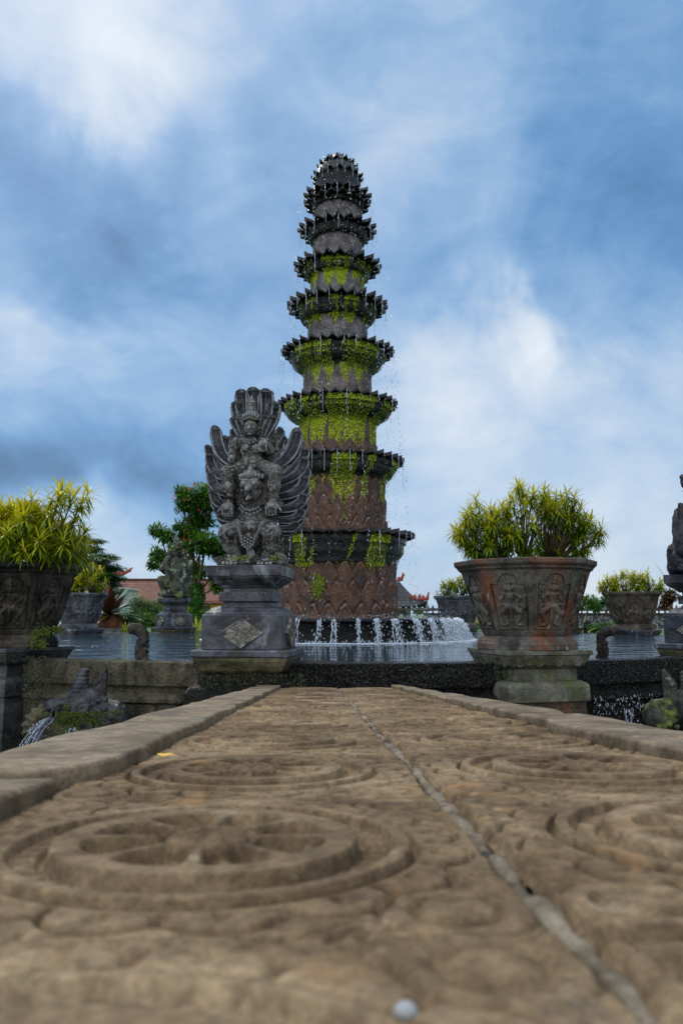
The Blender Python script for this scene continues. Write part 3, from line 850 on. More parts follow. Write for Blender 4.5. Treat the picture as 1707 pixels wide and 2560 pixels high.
for i, (z, rt, npt) in enumerate(RIMS):
    nextz = RIMS[i + 1][0] if i + 1 < len(RIMS) else ZB
    fall = z - nextz + (.35 if i < 5 else 0)
    for k in range(npt):
        a0 = PI / 2 + .03 * i + 2 * PI * k / npt
        if random.random() < .18: continue
        strength = random.choice([.3, .6, 1, 1.4])
        if random.random() < (.75 if i < 5 else .5):             # an unbroken thread just below the tip
            L = random.uniform(.15, .55); m_ = int(L / .020)
            for j in range(m_):
                t = j / m_
                pts.append(((rt + .01 + random.gauss(0, .004)) * math.cos(a0), (rt + .01) * math.sin(a0) + random.gauss(0, .004), z - .08 - t * L)); rxs.append(random.uniform(.006, .010) * (1 - .6 * t)); rzs.append(.020)
        for j in range(int(26 * strength)):
            t = random.random() ** .8
            sp = .015 + .05 * t
            a = a0 + random.gauss(0, sp) / rt
            r = rt + .02 + .10 * t + random.gauss(0, sp)
            pts.append((r * math.cos(a), r * math.sin(a), z - .06 - t * fall)); s = random.choice([.003, .004, .006, .008]); rxs.append(s); rzs.append(s * random.uniform(1.6, 5))
    for _ in range(260):                        # splashes thrown off the rims
        a = random.uniform(0, 2 * PI); t = random.random(); r = rt * random.uniform(.85, 1.0) + abs(random.gauss(0, .16)) * (1 + t)
        pts.append((r * math.cos(a), r * math.sin(a), z + .1 - t * (fall + .6))); s = random.choice([.003, .005, .007, .009]); rxs.append(s); rzs.append(s * random.uniform(1, 2))
for hw, py, npt in ((64, 446, 20), (54, 425, 18), (42, 405, 14), (18, 392, 8)):
    zz = at(842, py, D).z; rr = rad(hw, zz)
    for k in range(npt):
        a0 = PI / 2 + 2 * PI * k / npt + random.gauss(0, .05); L = random.uniform(.12, .34)
        for j in range(int(L / .022)):
            pts.append((rr * math.cos(a0), rr * math.sin(a0), zz - .04 - j * .022)); rxs.append(random.uniform(.004, .008)); rzs.append(.014)
wf = stuff(link('falling_drops', drops('falling_drops', pts, np.array(rxs), np.array(rzs)), M['drops']))
wf.location = (PCX, D, 0)
tag(wf, 'scattered white drops and threads of water falling around the fountain tower', 'water')
# spill over the basin rim: streams of broken water, and foam where they land
mfo, T, b, P, geo = new_mat('white water')
b.inputs['Base Color'].default_value = (.72, .80, .88, 1)
b.inputs['Roughness'].default_value = .25
b.inputs['Transmission Weight'].default_value = .35
b.inputs['IOR'].default_value = 1.33
M['foam'] = mfo
def thread(mb, path, r0, r1, jit, n=9):
    """one wavering thread of falling water; path(t) gives its course"""
    P_, R_ = [], []; dx = dy = 0.0
    for i in range(n):
        t = i / (n - 1); dx += random.gauss(0, jit); dy += random.gauss(0, jit)
        p = Vector(path(t)); P_.append((p.x + dx, p.y + dy, p.z)); R_.append((r0 + (r1 - r0) * t) * random.uniform(.5, 1.5))
    mb.tube(P_, R_, 5)
STR = MB()
pts, rxs, rzs = [], [], []
nst = 42
for k in range(nst):
    a0 = 2 * PI * (k + .5) / nst + random.gauss(0, .02)
    # heavier towards the east side of the basin
    heavy = random.uniform(.5, 1.1) + 3.2 * max(0, math.cos(a0 + .25)) ** 2.5
    w0 = .014 * random.uniform(.7, 1.3) * (1 + 2.6 * max(0, math.cos(a0 + .25)) ** 2)
    for q in range(int(1.5 + 2.0 * heavy * random.random())):
        aq = a0 + random.gauss(0, w0 * 1.3) / RB; out = random.uniform(.08, .17) * (1 + .5 * (heavy - 1)) ** .5
        thread(STR, lambda t: ((RB - .01 + out * t) * math.cos(aq), (RB - .01 + out * t) * math.sin(aq), ZB - .015 - (t * t * .95 + .05 * t) * (ZB - .01)), .008, .006, .011)
    for j in range(int(150 * heavy)):
        t = random.random()
        fz = t * t * .95 + .05 * t
        sp = w0 * (1 + .9 * t) * (1 if random.random() < .9 else 4.0)
        a = a0 + random.gauss(0, sp) / RB
        r = RB - .01 + .16 * t * (1 + .5 * (heavy - 1)) ** .5 + random.gauss(0, .018 + .03 * t)
        pts.append((r * math.cos(a), r * math.sin(a), ZB - .02 - fz * (ZB - .01)))
        s = random.choice([.004, .006, .008, .012]); rxs.append(s); rzs.append(s * random.uniform(1.2, 3.5))
for _ in range(1500):
    a = random.uniform(0, 2 * PI); r = RB + .14 + random.gauss(0, .07) + .12 * max(0, math.cos(a))
    pts.append((r * math.cos(a), r * math.sin(a), abs(random.gauss(0, .035)))); s = random.choice([.005, .008, .012]); rxs.append(s * 1.2); rzs.append(s)
for _ in range(1500):                           # splash on the basin top
    a = random.uniform(0, 2 * PI); r = random.uniform(1.55, RB - .02)
    pts.append((r * math.cos(a), r * math.sin(a), ZB + abs(random.gauss(0, .045)))); s = random.choice([.003, .005, .007]); rxs.append(s); rzs.append(s * 1.3)
sp = stuff(link('spilling_water', drops('spilling_water', pts, np.array(rxs), np.array(rzs)), M['foam']))
sp.location = (PCX, D, 0)
so_ = stuff(STR.build('spilling_streams', M['drops'], smooth=True)); so_.location = (PCX, D, 0)
tag(so_, 'glassy threads of water running off the scalloped lip of the low round basin', 'water')
tag(sp, 'white streams of water pouring over the rim of the low round basin', 'water')
# foam lying on the pool, a lumpy ring
mb = MB()
for _ in range(1400):
    a = random.uniform(0, 2 * PI); r = RB + .16 + random.gauss(0, .08) + .16 * max(0, math.cos(a)) * random.random()
    s = random.uniform(.012, .04)
    mb.ell((r * math.cos(a), r * math.sin(a), .0), (s * 1.8, s * 1.8, s * .35), 6, 4)
fo = stuff(mb.build('foam', M['foam'], smooth=True)); fo.location = (PCX, D, 0)
tag(fo, 'ring of white foam on the pool where the basin water lands', 'foam')
M['algae'] = leafmat('dark algae', (.006, .010, .003), (.030, .040, .008), (.02, .03, .01), .6, .05)
M['stand_wet'] = stone('wet stand stone', (.022, .022, .020), (.075, .075, .075), 3, .5, .6, 60, [((.05, .055, .015), 3.0, .56, .12)], wet=.6)
# ------------------------------------------------------------------ stone relief pieces shared by several things
def relief_figure(seed=0, flip=1):
    """a crowned dancer in low relief, about one unit tall, facing -Y"""
    mb = MB(); f = flip
    def E(x, z, rx, rz, ry=.05, y=0.0): mb.ell((x * f, y, z), (rx, ry, rz), 9, 6)
    def C(x0, z0, x1, z1, r0, r1): mb.cap((x0 * f, -.01, z0), (x1 * f, -.015, z1), r0, r1, 7)
    E(.0, .79, .075, .085, .07); E(.0, .90, .085, .035, .05); E(0, .955, .05, .04, .045); E(.0, 1.0, .022, .04, .03)
    E(-.10, .80, .035, .06, .04); E(.10, .79, .035, .06, .04); E(.0, .775, .018, .03, .09)
    E(.0, .62, .12, .10, .07); E(.0, .52, .085, .08, .06); E(.01, .42, .13, .075, .075)
    for k in range(5): E(-.12 + .06 * k, .69 - .03 * (1 - abs(k - 2) / 2), .03, .02, .08)
    C(-.14, .67, -.27, .60, .045, .038); C(-.27, .60, -.15, .50, .038, .028); E(-.13, .49, .035, .035, .06)
    C(.14, .67, .24, .55, .045, .036); C(.24, .55, .31, .66, .036, .026); E(.32, .69, .04, .045, .05)
    C(-.08, .42, -.25, .30, .075, .06); C(-.25, .30, -.10, .09, .058, .04); E(-.17, .055, .085, .030, .06)
    C(.08, .42, .24, .28, .075, .06); C(.24, .28, .13, .09, .058, .04); E(.20, .055, .085, .030, .06)
    C(0, .40, .02, .12, .06, .028); E(.02, .15, .05, .05, .05)
    for s in (-1, 1):
        mb.curl((.30 * s * f, -.01, .42), .06, .022, 1.4, flip=s); mb.curl((.17 * s * f, -.02, .21), .045, .018, 1.4, flip=-s)
        C(.12 * s, .46, .27 * s, .46, .022, .014); C(.05 * s, .37, .14 * s, .20, .022, .014)
    mb.curl((-.27 * f, -.01, .76), .06, .022, 1.4)
    return remeshed(mb, .013, 'relief_figure', 1)
FIG = [relief_figure(0, 1), relief_figure(1, -1)]
def arch_frame(w, H):
    """moulded frame with shouldered arch around a panel of half width w (foot), height H"""
    pts = [(-w * .80, .0), (-w, H * .80), (-w * .62, H * .80), (-w * .60, H * .86)]
    for k in range(9):
        a = PI - PI * k / 8; pts.append((w * .56 * math.cos(a), H * .86 + H * .13 * math.sin(a)))
    pts += [(w * .60, H * .86), (w * .62, H * .80), (w, H * .80), (w * .80, .0), (-w * .80, .0)]
    mb = MB(); mb.tube([(x, -.006, z) for x, z in pts], .011, 6, False)
    return mb.mesh('panel_frame', True)
FRAME = arch_frame(.205, .66)
PLAQUE = None
def diamond_plaque():
    w, h = .245, .165
    mb = MB()
    def ring(s, y): return [(w * s, y, 0), (0, y, h * s), (-w * s, y, 0), (0, y, -h * s)]
    mb.loft([ring(1, .0), ring(1, -.030), ring(.97, -.038), ring(.91, -.038), ring(.89, -.026)], True, True)
    P1 = MB()
    P1.ell((0, -.03, -.005), (.040, .022, .048), 10, 7); P1.ell((0, -.05, -.005), (.013, .016, .018), 7, 5)
    for s in (-1, 1):
        P1.ell((.017 * s, -.048, .012), (.010, .008, .008), 7, 5); P1.ell((.045 * s, -.03, .01), (.014, .012, .03), 7, 5)
        P1.curl((.095 * s, -.030, .0), .036, .009, 1.6, flip=s); P1.curl((.150 * s, -.030, .0), .022, .008, 1.4, flip=-s)
        P1.curl((.055 * s, -.03, .062), .028, .008, 1.4, flip=s); P1.curl((.06 * s, -.03, -.06), .030, .008, 1.5, flip=-s); P1.curl((.19 * s, -.03, .0), .014, .006, 1.2, flip=s)
        P1.curl((.10 * s, -.03, .05), .020, .007, 1.3, flip=-s); P1.curl((.105 * s, -.03, -.05), .020, .007, 1.3, flip=s); P1.curl((.028 * s, -.03, -.095), .02, .007, 1.3, flip=s)
    P1.ell((0, -.03, -.055), (.012, .012, .022), 7, 5)
    for k in range(5): P1.ell((-.05 + .025 * k, -.03, .075 + .05 * (1 - abs(k - 2) / 2.0)), (.009, .010, .024), 6, 5)
    P1.ell((0, -.03, -.125), (.010, .010, .02), 6, 5)
    mb.v  # plate and carving are one plaque
    o = len(mb.v); mb.v += P1.v; mb.f += [tuple(i + o for i in q) for q in P1.f]
    return mb.mesh('diamond_plaque')
PLAQUE = diamond_plaque()

def ring_pos(ang, r=9.0): return (PCX + r * math.sin(ang), D - r * math.cos(ang))

# ------------------------------------------------------------------ pedestals
def pedestal(label, ang, mat=None, foot=True, group=None, r=9.0, rz=None):
    x, y = ring_pos(ang, r)
    t = thing('statue_pedestal', label, 'pedestal', (x, y, 0), ang if rz is None else rz, group)
    mat = mat or M['plinth']
    def piece(name, prof, m=mat, bev=.008):
        mb = MB(); mb.sq(prof); return mb.build(name, m, t, bevel=bev)
    piece('cap_slab', [(.43, .985), (.432, 1.108)])
    piece('cap_moulding', [(.30, .862), (.30, .876), (.335, .905), (.40, .955), (.412, .968), (.412, .987)])
    piece('neck', [(.262, .698), (.265, .866)])
    piece('waist_slab', [(.305, .702), (.307, .815)], bev=.010)
    piece('shoulder', [(.432, .553), (.430, .575), (.36, .628), (.305, .648), (.300, .662), (.262, .664), (.262, .700)])
    piece('die', [(.452, .17), (.454, .556)], bev=.010)
    for k, (dx, dy) in enumerate(((0, -1), (1, 0), (-1, 0), (0, 1))):
        p = link('diamond_plaque', PLAQUE, M['carved'], t)
        p.location = (dx * .450, dy * .450, .352); p.rotation_euler = (0, 0, math.atan2(dx, -dy))
    piece('base_slab', [(.53, .090), (.545, .098), (.548, .158), (.54, .170)])
    piece('base_moulding', [(.40, -.10), (.445, -.075), (.47, -.055), (.505, .01), (.522, .05), (.526, .092)], M['olive'])
    if foot:
        piece('footing', [(.62, -1.4), (.60, -.30), (.56, -.225), (.49, -.20), (.47, -.12), (.43, -.09)], M['slime'], bev=.03)
    return t
A1, A2, A3, A4 = R(-6.1), R(14.9), R(-27.2), R(35.2)
ped1 = pedestal('dark stone pedestal with diamond plaque carrying the winged statue at the head of the walkway', A1, group='pedestals around the pool')

# ------------------------------------------------------------------ the winged statue (rider on a bird-man)
def sp_(x, y, d=0.0): return (( x - 720) / 1000.0, d, (2225 - y) * 1.03 / 1000.0)
def feather(mb, p0, p1, p2, width, d0=.12, d1=.08, thick=.035, base=.35, curl=.0, barbs=22, ribs=3):
    """carved plume along a curve: raised border, midrib, fine barbs"""
    p0, p1, p2 = [Vector((a[0], 0, a[2])) for a in (p0, p1, p2)]
    n, m = 40, 17; front, back = [], []
    for i in range(n):
        t = i / (n - 1)
        c = p0 * (1 - t) ** 2 + p1 * 2 * t * (1 - t) + p2 * t * t
        tg = (p1 - p0) * (1 - t) + (p2 - p1) * t; tg.normalize()
        nn = Vector((-tg.z, 0, tg.x))
        e = 1 - max(0, (t - .80) / .20) ** 2.4
        w = width * .5 * (base + (1 - base) * min(1, t / .55)) * math.sqrt(max(.012, e))
        dep = d0 + (d1 - d0) * t - curl * t * t
        fr, bk = [], []
        for j in range(m):
            q = -1 + 2 * j / (m - 1)
            y = dep - .010 * (1 - q * q)
            if abs(q) > .75: y -= .030
            elif abs(q) < .12: y -= .026
            else: y += .004 * math.sin(t * barbs * 3.14 + abs(q) * 9) + .006
            if t > .94: y -= .028
            P = c + nn * (w * q)
            fr.append((P.x, y, P.z)); bk.append((P.x, dep + thick, P.z))
        front.append(fr); back.append(bk)
    o_ = len(mb.v)
    mb.loft([a + b_[::-1] for a, b_ in zip(front, back)])
    for i in range(n):
        for j in range(m):
            q = abs(-1 + 2 * j / (m - 1))
            mb.rim[o_ + i * 2 * m + j] = 1.0 if (q > .70 or i > n - 4) else (.55 if q < .08 else (.22 if (i // 2 + j) % 3 == 0 else 0.0))
def scrolls(mb, pts, r0, r1, rotx=0.0, seed=1):
    g = random.Random(seed)
    for p in pts:
        mb.curl(p, g.uniform(r0, r1), .008, 1.5, Euler((g.uniform(-.3, .3), 0, g.uniform(-.5, .5))), 14, g.choice((-1, 1)))
def beads(mb, pts, r, step):
    pts = [Vector(p) for p in pts]
    for a, b_ in zip(pts, pts[1:]):
        L = (b_ - a).length; k = max(1, int(L / step))
        for i in range(k): mb.ell(a.lerp(b_, i / k), (r, r, r), 6, 4)
def winged_statue(label, loc, rz, sc=1.0):
    t = thing('winged_statue', label, 'statue', loc, rz, None, sc)
    S = sp_
    # --- body of the crouching bird-man with the deity on his shoulders: one continuous carving
    b = MB()
    b.ell((0, .02, .05), (.40, .30, .085), 16, 8)
    b.ell((0, .13, .95), (.34, .07, .72), 16, 10); b.ell((0, .12, 1.45), (.30, .06, .42), 14, 8); b.ell((-.01, .06, .36), (.24, .12, .26), 12, 8)
    b.ell((-.22, -.14, .05), (.17, .14, .06)); b.ell((.24, -.14, .05), (.17, .14, .06)); b.ell((.30, .05, .08), (.13, .16, .1))
    b.ell(S(735, 1760, .02), (.20, .17, .17), 14, 9)               # hips
    b.ell(S(740, 1660, -.03), (.185, .17, .17), 14, 9)             # belly
    b.ell(S(740, 1530, -.01), (.215, .16, .16), 14, 9)             # chest
    for s in (-1, 1):
        X = lambda v: 738 + s * v
        b.cap(S(X(110), 1765, -.02), S(X(262), 1845, -.20), .135, .115, 12)      # thigh out to the knee
        b.cap(S(X(262), 1850, -.20), S(X(180), 2110, -.10), .112, .070, 12)      # shin
        b.ell(S(X(240), 1955, -.16), (.10, .095, .13))
        b.ell(S(X(205), 2165, -.19), (.10, .14, .055))                            # foot
        for k in range(4): b.cap(S(X(145 + 40 * k), 2165, -.24), S(X(130 + 48 * k), 2200, -.33), .030, .020, 7)
        b.cap(S(X(195), 1480, .0), S(X(285), 1500, -.02), .085, .07)             # shoulder of the bird-man
        # rider's legs astride
        b.cap(S(X(70), 1055, -.02), S(X(292), 1150, -.20), .095, .085, 12)
        b.cap(S(X(292), 1150, -.20), S(X(262), 1455, -.14), .088, .058, 12)
        b.ell(S(X(275), 1290, -.18), (.085, .075, .13))
        b.cap(S(X(262), 1470, -.15), S(X(262), 1560, -.22), .055, .062, 9)
        b.ell(S(X(258), 1560, -.22), (.082, .085, .068))
        for k in range(4): b.cap(S(X(208 + 33 * k), 1575, -.27), S(X(202 + 36 * k), 1660 - abs(k - 1.5) * 10, -.25), .022, .016, 7)
        b.cap(S(X(320), 1545, -.24), S(X(372), 1605, -.24), .022, .014, 7)       # thumb
    # bird head
    b.ell(S(742, 1330, -.17), (.135, .15, .17), 16, 10)
    b.ell(S(742, 1480, -.08), (.16, .12, .10))
    b.ell(S(742, 1215, -.14), (.155, .14, .06)); b.ell(S(742, 1165, -.13), (.12, .12, .06)); b.ell(S(748, 1080, -.12), (.075, .075, .075)); b.ell(S(748, 1035, -.14), (.052, .052, .045))
    b.cap(S(742, 1330, -.28), S(742, 1390, -.42), .058, .026, 10)   # upper beak
    b.cap(S(742, 1405, -.40), S(742, 1425, -.41), .022, .010, 7)
    b.cap(S(742, 1440, -.24), S(742, 1475, -.36), .045, .018, 8)    # lower beak
    b.cap(S(738, 1430, -.27), S(738, 1500, -.40), .022, .010, 7)    # tongue
    for s in (-1, 1):
        X = lambda v: 742 + s * v
        b.ell(S(X(56), 1302, -.30), (.034, .034, .034)); b.torus(S(X(56), 1302, -.295), .044, .011, Euler((PI / 2, 0, 0)))
        b.cap(S(X(20), 1265, -.30), S(X(95), 1250, -.28), .016, .012, 7)
        b.ell(S(X(150), 1180, -.10), (.06, .05, .10)); b.ell(S(X(185), 1130, -.08), (.045, .04, .055))
        b.ell(S(X(150), 1390, -.08), (.07, .08, .17)); b.ell(S(X(135), 1490, -.08), (.06, .07, .07))
    # deity torso, head
    b.ell(S(715, 1020, -.03), (.165, .14, .12)); b.ell(S(715, 930, -.03), (.125, .105, .12)); b.ell(S(712, 830, -.03), (.165, .115, .11))
    b.ell(S(655, 845, -.11), (.055, .05, .05)); b.ell(S(775, 855, -.11), (.058, .05, .055))
    b.cap(S(705, 760, -.02), S(702, 690, -.04), .062, .055)
    b.ell(S(700, 612, -.075), (.085, .095, .108), 16, 10); b.ell(S(700, 655, -.09), (.062, .075, .06))
    b.cap(S(700, 605, -.165), S(700, 632, -.182), .012, .018, 7); b.ell(S(700, 664, -.155), (.030, .014, .009)); b.ell(S(700, 690, -.135), (.026, .022, .018))
    for s in (-1, 1):
        X = lambda v: 700 + s * v
        b.ell(S(X(33), 592, -.150), (.020, .012, .009)); b.cap(S(X(14), 572, -.158), S(X(54), 570, -.14), .009, .007, 6)
        b.ell(S(X(92), 640, -.03), (.030, .04, .075)); b.ell(S(X(105), 720, .0), (.05, .06, .06))
        b.ell(S(X(158), 770, -.03), (.085, .085, .075))
    b.cap(S(540, 775, -.04), S(478, 870, -.05), .068, .058); b.cap(S(478, 870, -.05), S(500, 985, -.17), .055, .042); b.ell(S(500, 1000, -.19), (.045, .045, .055))
    b.cap(S(868, 775, -.04), S(935, 870, -.08), .068, .056); b.cap(S(935, 880, -.09), S(893, 800, -.24), .05, .042)
    b.ell(S(890, 850, -.26), (.062, .05, .06))
    for k in range(4): b.cap(S(852 + 26 * k, 870, -.29), S(850 + 27 * k, 935 - abs(k - 1.5) * 8, -.275), .018, .013, 6)
    b.cap(S(640, 1000, -.06), S(612, 880, -.10), .03, .03)
    # crown of the deity
    b.lathe([(.005, 0), (.10, 0), (.104, .05), (.086, .075), (.074, .10), (.076, .13), (.058, .15), (.055, .30), (.058, .31), (.030, .32), (.034, .345), (.018, .355), (.014, .39), (.004, .44), (.001, .445)], 16, (0, 0), True, True)
    zc = S(0, 515)[2]
    lv = len(b.v)
    b.v = b.v[:-16 * 15] + [(x + (-.020), y - .045, z * .76 + zc) for x, y, z in b.v[-16 * 15:]]
    # loincloth panel between the legs
    b.cap(S(738, 1780, -.17), S(738, 2040, -.20), .085, .04, 9); b.ell(S(760, 2090, -.21), (.05, .03, .07)); b.ell(S(735, 1905, -.18), (.14, .06, .12))
    link('body', remeshed(b, .0105, 'body', 1, (.045, .012)), M['statue'], t)
    # --- ornaments
    o = MB()
    gar = [S(570, 1690, -.16), S(600, 1790, -.22), S(660, 1890, -.27), (S(738, 1930, -.28)), S(815, 1890, -.27), S(875, 1790, -.22), S(905, 1690, -.16)]
    for k in range(4):
        beads(o, [(p[0] * (1 - .09 * k), p[1] - .01, p[2] - .035 * k * (1 if 0 < i_ < 6 else .3)) for i_, p in enumerate(gar)], .013 + .002 * (k % 2), .030)
    beads(o, [S(600, 1560, -.15), S(650, 1610, -.19), S(738, 1640, -.21), S(825, 1610, -.19), S(875, 1560, -.15)], .016, .033)
    beads(o, [S(620, 1530, -.15), S(670, 1575, -.19), S(738, 1595, -.21), S(805, 1575, -.19), S(855, 1530, -.15)], .018, .036)
    beads(o, [S(620, 1720, -.19), S(738, 1745, -.23), S(850, 1720, -.19)], .014, .030)
    beads(o, [S(610, 745, -.12), S(660, 790, -.15), S(705, 805, -.155), S(750, 790, -.15), S(800, 745, -.12)], .013, .027)
    beads(o, [S(625, 735, -.11), S(705, 770, -.14), S(785, 735, -.11)], .012, .026)
    beads(o, [S(640, 870, -.13), S(720, 910, -.14), S(830, 905, -.14)], .011, .024)
    beads(o, [S(590, 500, -.09), S(640, 480, -.14), S(700, 472, -.155), S(760, 480, -.14), S(805, 500, -.09)], .013, .026)
    beads(o, [S(600, 525, -.11), S(700, 500, -.165), S(795, 525, -.11)], .010, .022)
    for k in range(7):
        a = (k - 3) / 3; o.ell(S(700 + 90 * a, 455 + 12 * a * a, -.14 + .05 * a * a), (.016, .016, .026), 7, 5)
    for k in range(9):
        a = (k - 4) / 4; o.ell(S(742 + 135 * a, 1195 + 6 * a * a, -.29 + .09 * a * a), (.020, .018, .032), 7, 5)
    beads(o, [S(620, 1235, -.22), S(742, 1228, -.295), S(865, 1235, -.22)], .014, .030)
    o.ell(S(742, 1190, -.30), (.034, .02, .045)); o.ell(S(742, 1130, -.245), (.028, .02, .04))
    for s in (-1, 1):
        X = lambda v: 742 + s * v
        for zz in (1440, 1462): o.torus(S(X(258), zz, -.145), .063, .012, None, 14, 5)
        for k in range(7): o.curl(S(X(140 + 14 * math.sin(k)), 1270 + 38 * k, -.15), .040, .012, 1.5, None, 14, s)
        for k in range(6): o.curl(S(X(70 + 22 * k), 1520 - 10 * k, -.15), .030, .010, 1.5, None, 14, -s)
        o.curl(S(X(185), 1125, -.13), .055, .016, 1.6, None, 18, s); o.curl(S(X(160), 1190, -.15), .05, .014, 1.6, None, 18, -s)
        o.torus(S(X(150) - 40, 775, -.06), .078, .012, Euler((0, PI / 2, 0)), 14, 5)
        for k in range(4): o.curl(S(X(90) - 42, 590 + 42 * k, -.06), .030, .011, 1.5, None, 14, s)
        o.curl(S(X(85), 1080, -.14), .05, .014, 1.6, None, 18, s)
    for zz in (755, 775): o.torus(S(893, zz, -.22), .047, .010, Euler((.5, 0, 0)), 14, 5)
    for zz in (960, 975): o.torus(S(497, zz, -.15), .046, .010, Euler((.5, 0, 0)), 14, 5)
    g = random.Random(3)
    for k in range(26):
        a = g.uniform(-1, 1); o.curl(S(738 + 110 * a, 1850 + g.uniform(-60, 170) * (1 - abs(a) * .5), -.255 + .05 * a * a), g.uniform(.02, .034), .008, 1.5, None, 12, g.choice((-1, 1)))
    for k in range(16):
        o.curl((g.uniform(-.36, .36), -.28 + g.uniform(-.02, .05), g.uniform(.04, .11)), g.uniform(.03, .05), .012, 1.5, None, 12, g.choice((-1, 1)))
    stuffed = o.build('carved_ornament', M['statue'], t, smooth=True)
    # --- plumes behind the head
    f = MB()
    for (x0, y0, x1, y1, x2, y2, w, d) in ((640, 640, 560, 420, 560, 116, .195, .13), (705, 640, 708, 400, 708, 100, .200, .11), (770, 640, 850, 420, 858, 116, .195, .13), (600, 640, 490, 470, 492, 250, .175, .17), (815, 640, 940, 470, 948, 260, .175, .17)):
        feather(f, S(x0, y0), S(x1, y1), S(x2, y2), w, d, d - .03, curl=.07, base=.6)
        q_ = S(x2, y2 + 50); f.ell((q_[0], d - .055, q_[2]), (w * .47, .060, .060), 12, 7)
    for k in range(7):
        a = (k - 3) / 3
        feather(f, S(705 + 70 * a, 760), S(705 + 170 * a, 600), S(705 + 255 * a, 425 + 20 * abs(a)), .135, .085 - .02 * abs(a), .05, base=.7)
    for s, x in ((-1, 430), (1, 1030)):
        feather(f, S(705 + 170 * s, 900), S(705 + 240 * s, 740), S(x + 20, 575), .12, .14, .11, base=.7)
        feather(f, S(705 + 200 * s, 940), S(705 + 300 * s, 800), S(x - 45 * (-s) , 660), .12, .15, .13, base=.7)
    f.build('plume_fan', M['feather'], t, smooth=True)
    # --- wings
    LW = [((470, 1000), (235, 900), (245, 545), .150), ((470, 1130), (150, 1010), (165, 770), .150), ((465, 1290), (165, 1240), (182, 985), .165), ((450, 1440), (205, 1420), (212, 1195), .165), ((470, 1590), (250, 1580), (240, 1420), .150), ((500, 1720), (330, 1735), (305, 1600), .125)]
    RWG = [((930, 1060), (1215, 960), (1250, 600), .165), ((960, 1180), (1345, 1050), (1325, 830), .165), ((980, 1330), (1345, 1290), (1345, 1060), .175), ((1000, 1480), (1325, 1470), (1335, 1270), .175), ((1010, 1610), (1310, 1630), (1320, 1470), .160), ((1010, 1730), (1270, 1760), (1275, 1625), .14), ((1000, 1790), (1150, 1850), (1210, 1760), .11)]
    for spec, s in ((LW, -1), (RWG, 1)):
        w = MB()
        def lerp2(u, v, f): return (u[0] + (v[0] - u[0]) * f, u[1] + (v[1] - u[1]) * f)
        full = []
        for k in range(len(spec) - 1):
            for f_ in (0, .5):
                if k == 0 and f_ == .5: continue
                a, b2, c, wd = (lerp2(spec[k][j], spec[k + 1][j], f_) if j < 3 else spec[k][3] for j in range(4)); full.append((a, b2, c, wd))
        full.append(spec[-1])
        for k, (a, b2, c, wd) in enumerate(full):
            feather(w, S(*a), S(*b2), S(c[0] + s * 14 * (k % 2), c[1]), wd * (1.0 if k == 0 else .74), .045 + .006 * k + .034 * (k % 2), .085 + .006 * k + .028 * (k % 2), curl=.06, base=.62)
        for k, (a, b2, c, wd) in enumerate(spec):
            if k < len(spec) - 1 and k < 2:          # a second plume between, nearer the body and further back
                n_ = spec[k + 1]
                mid = lambda u, v: ((u[0] + v[0]) / 2, (u[1] + v[1]) / 2)
                cx = mid(c, n_[2]); cx = (cx[0] - s * 70, cx[1] - 10)
                feather(w, S(*mid(a, n_[0])), S(*(lambda m_: (m_[0] - s * 45, m_[1] - 10))(mid(b2, n_[1]))), S(*cx), wd * .95, .10 + .012 * k, .135 + .012 * k, base=.6)
                cx2 = (cx[0] - s * 90, cx[1] + 10)
                feather(w, S(*mid(a, n_[0])), S(*(lambda m_: (m_[0] - s * 100, m_[1] - 60))(mid(b2, n_[1]))), S(*cx2), wd * .85, .085 + .012 * k, .10 + .012 * k, base=.6)
        w.build('wing', M['feather'], t, smooth=True)
    # moss on the feet
    mm = MB()
    for _ in range(500):
        a = random.choice((-.16, -.02, .33)) + random.gauss(0, .04); mm_p = Vector((a, -.24 + random.gauss(0, .05), .085 + random.gauss(0, .02)))
        tuft(mm, mm_p, Vector((0, -.5, .85)).normalized(), random.uniform(.008, .02))
    mm.build('moss', M['moss_dark'], t)
    return t
x1_, y1_ = ring_pos(A1)
winged_statue('tall grey stone statue of a rider on a winged beaked guardian before the fountain tower', (x1_, y1_, 1.104), A1)

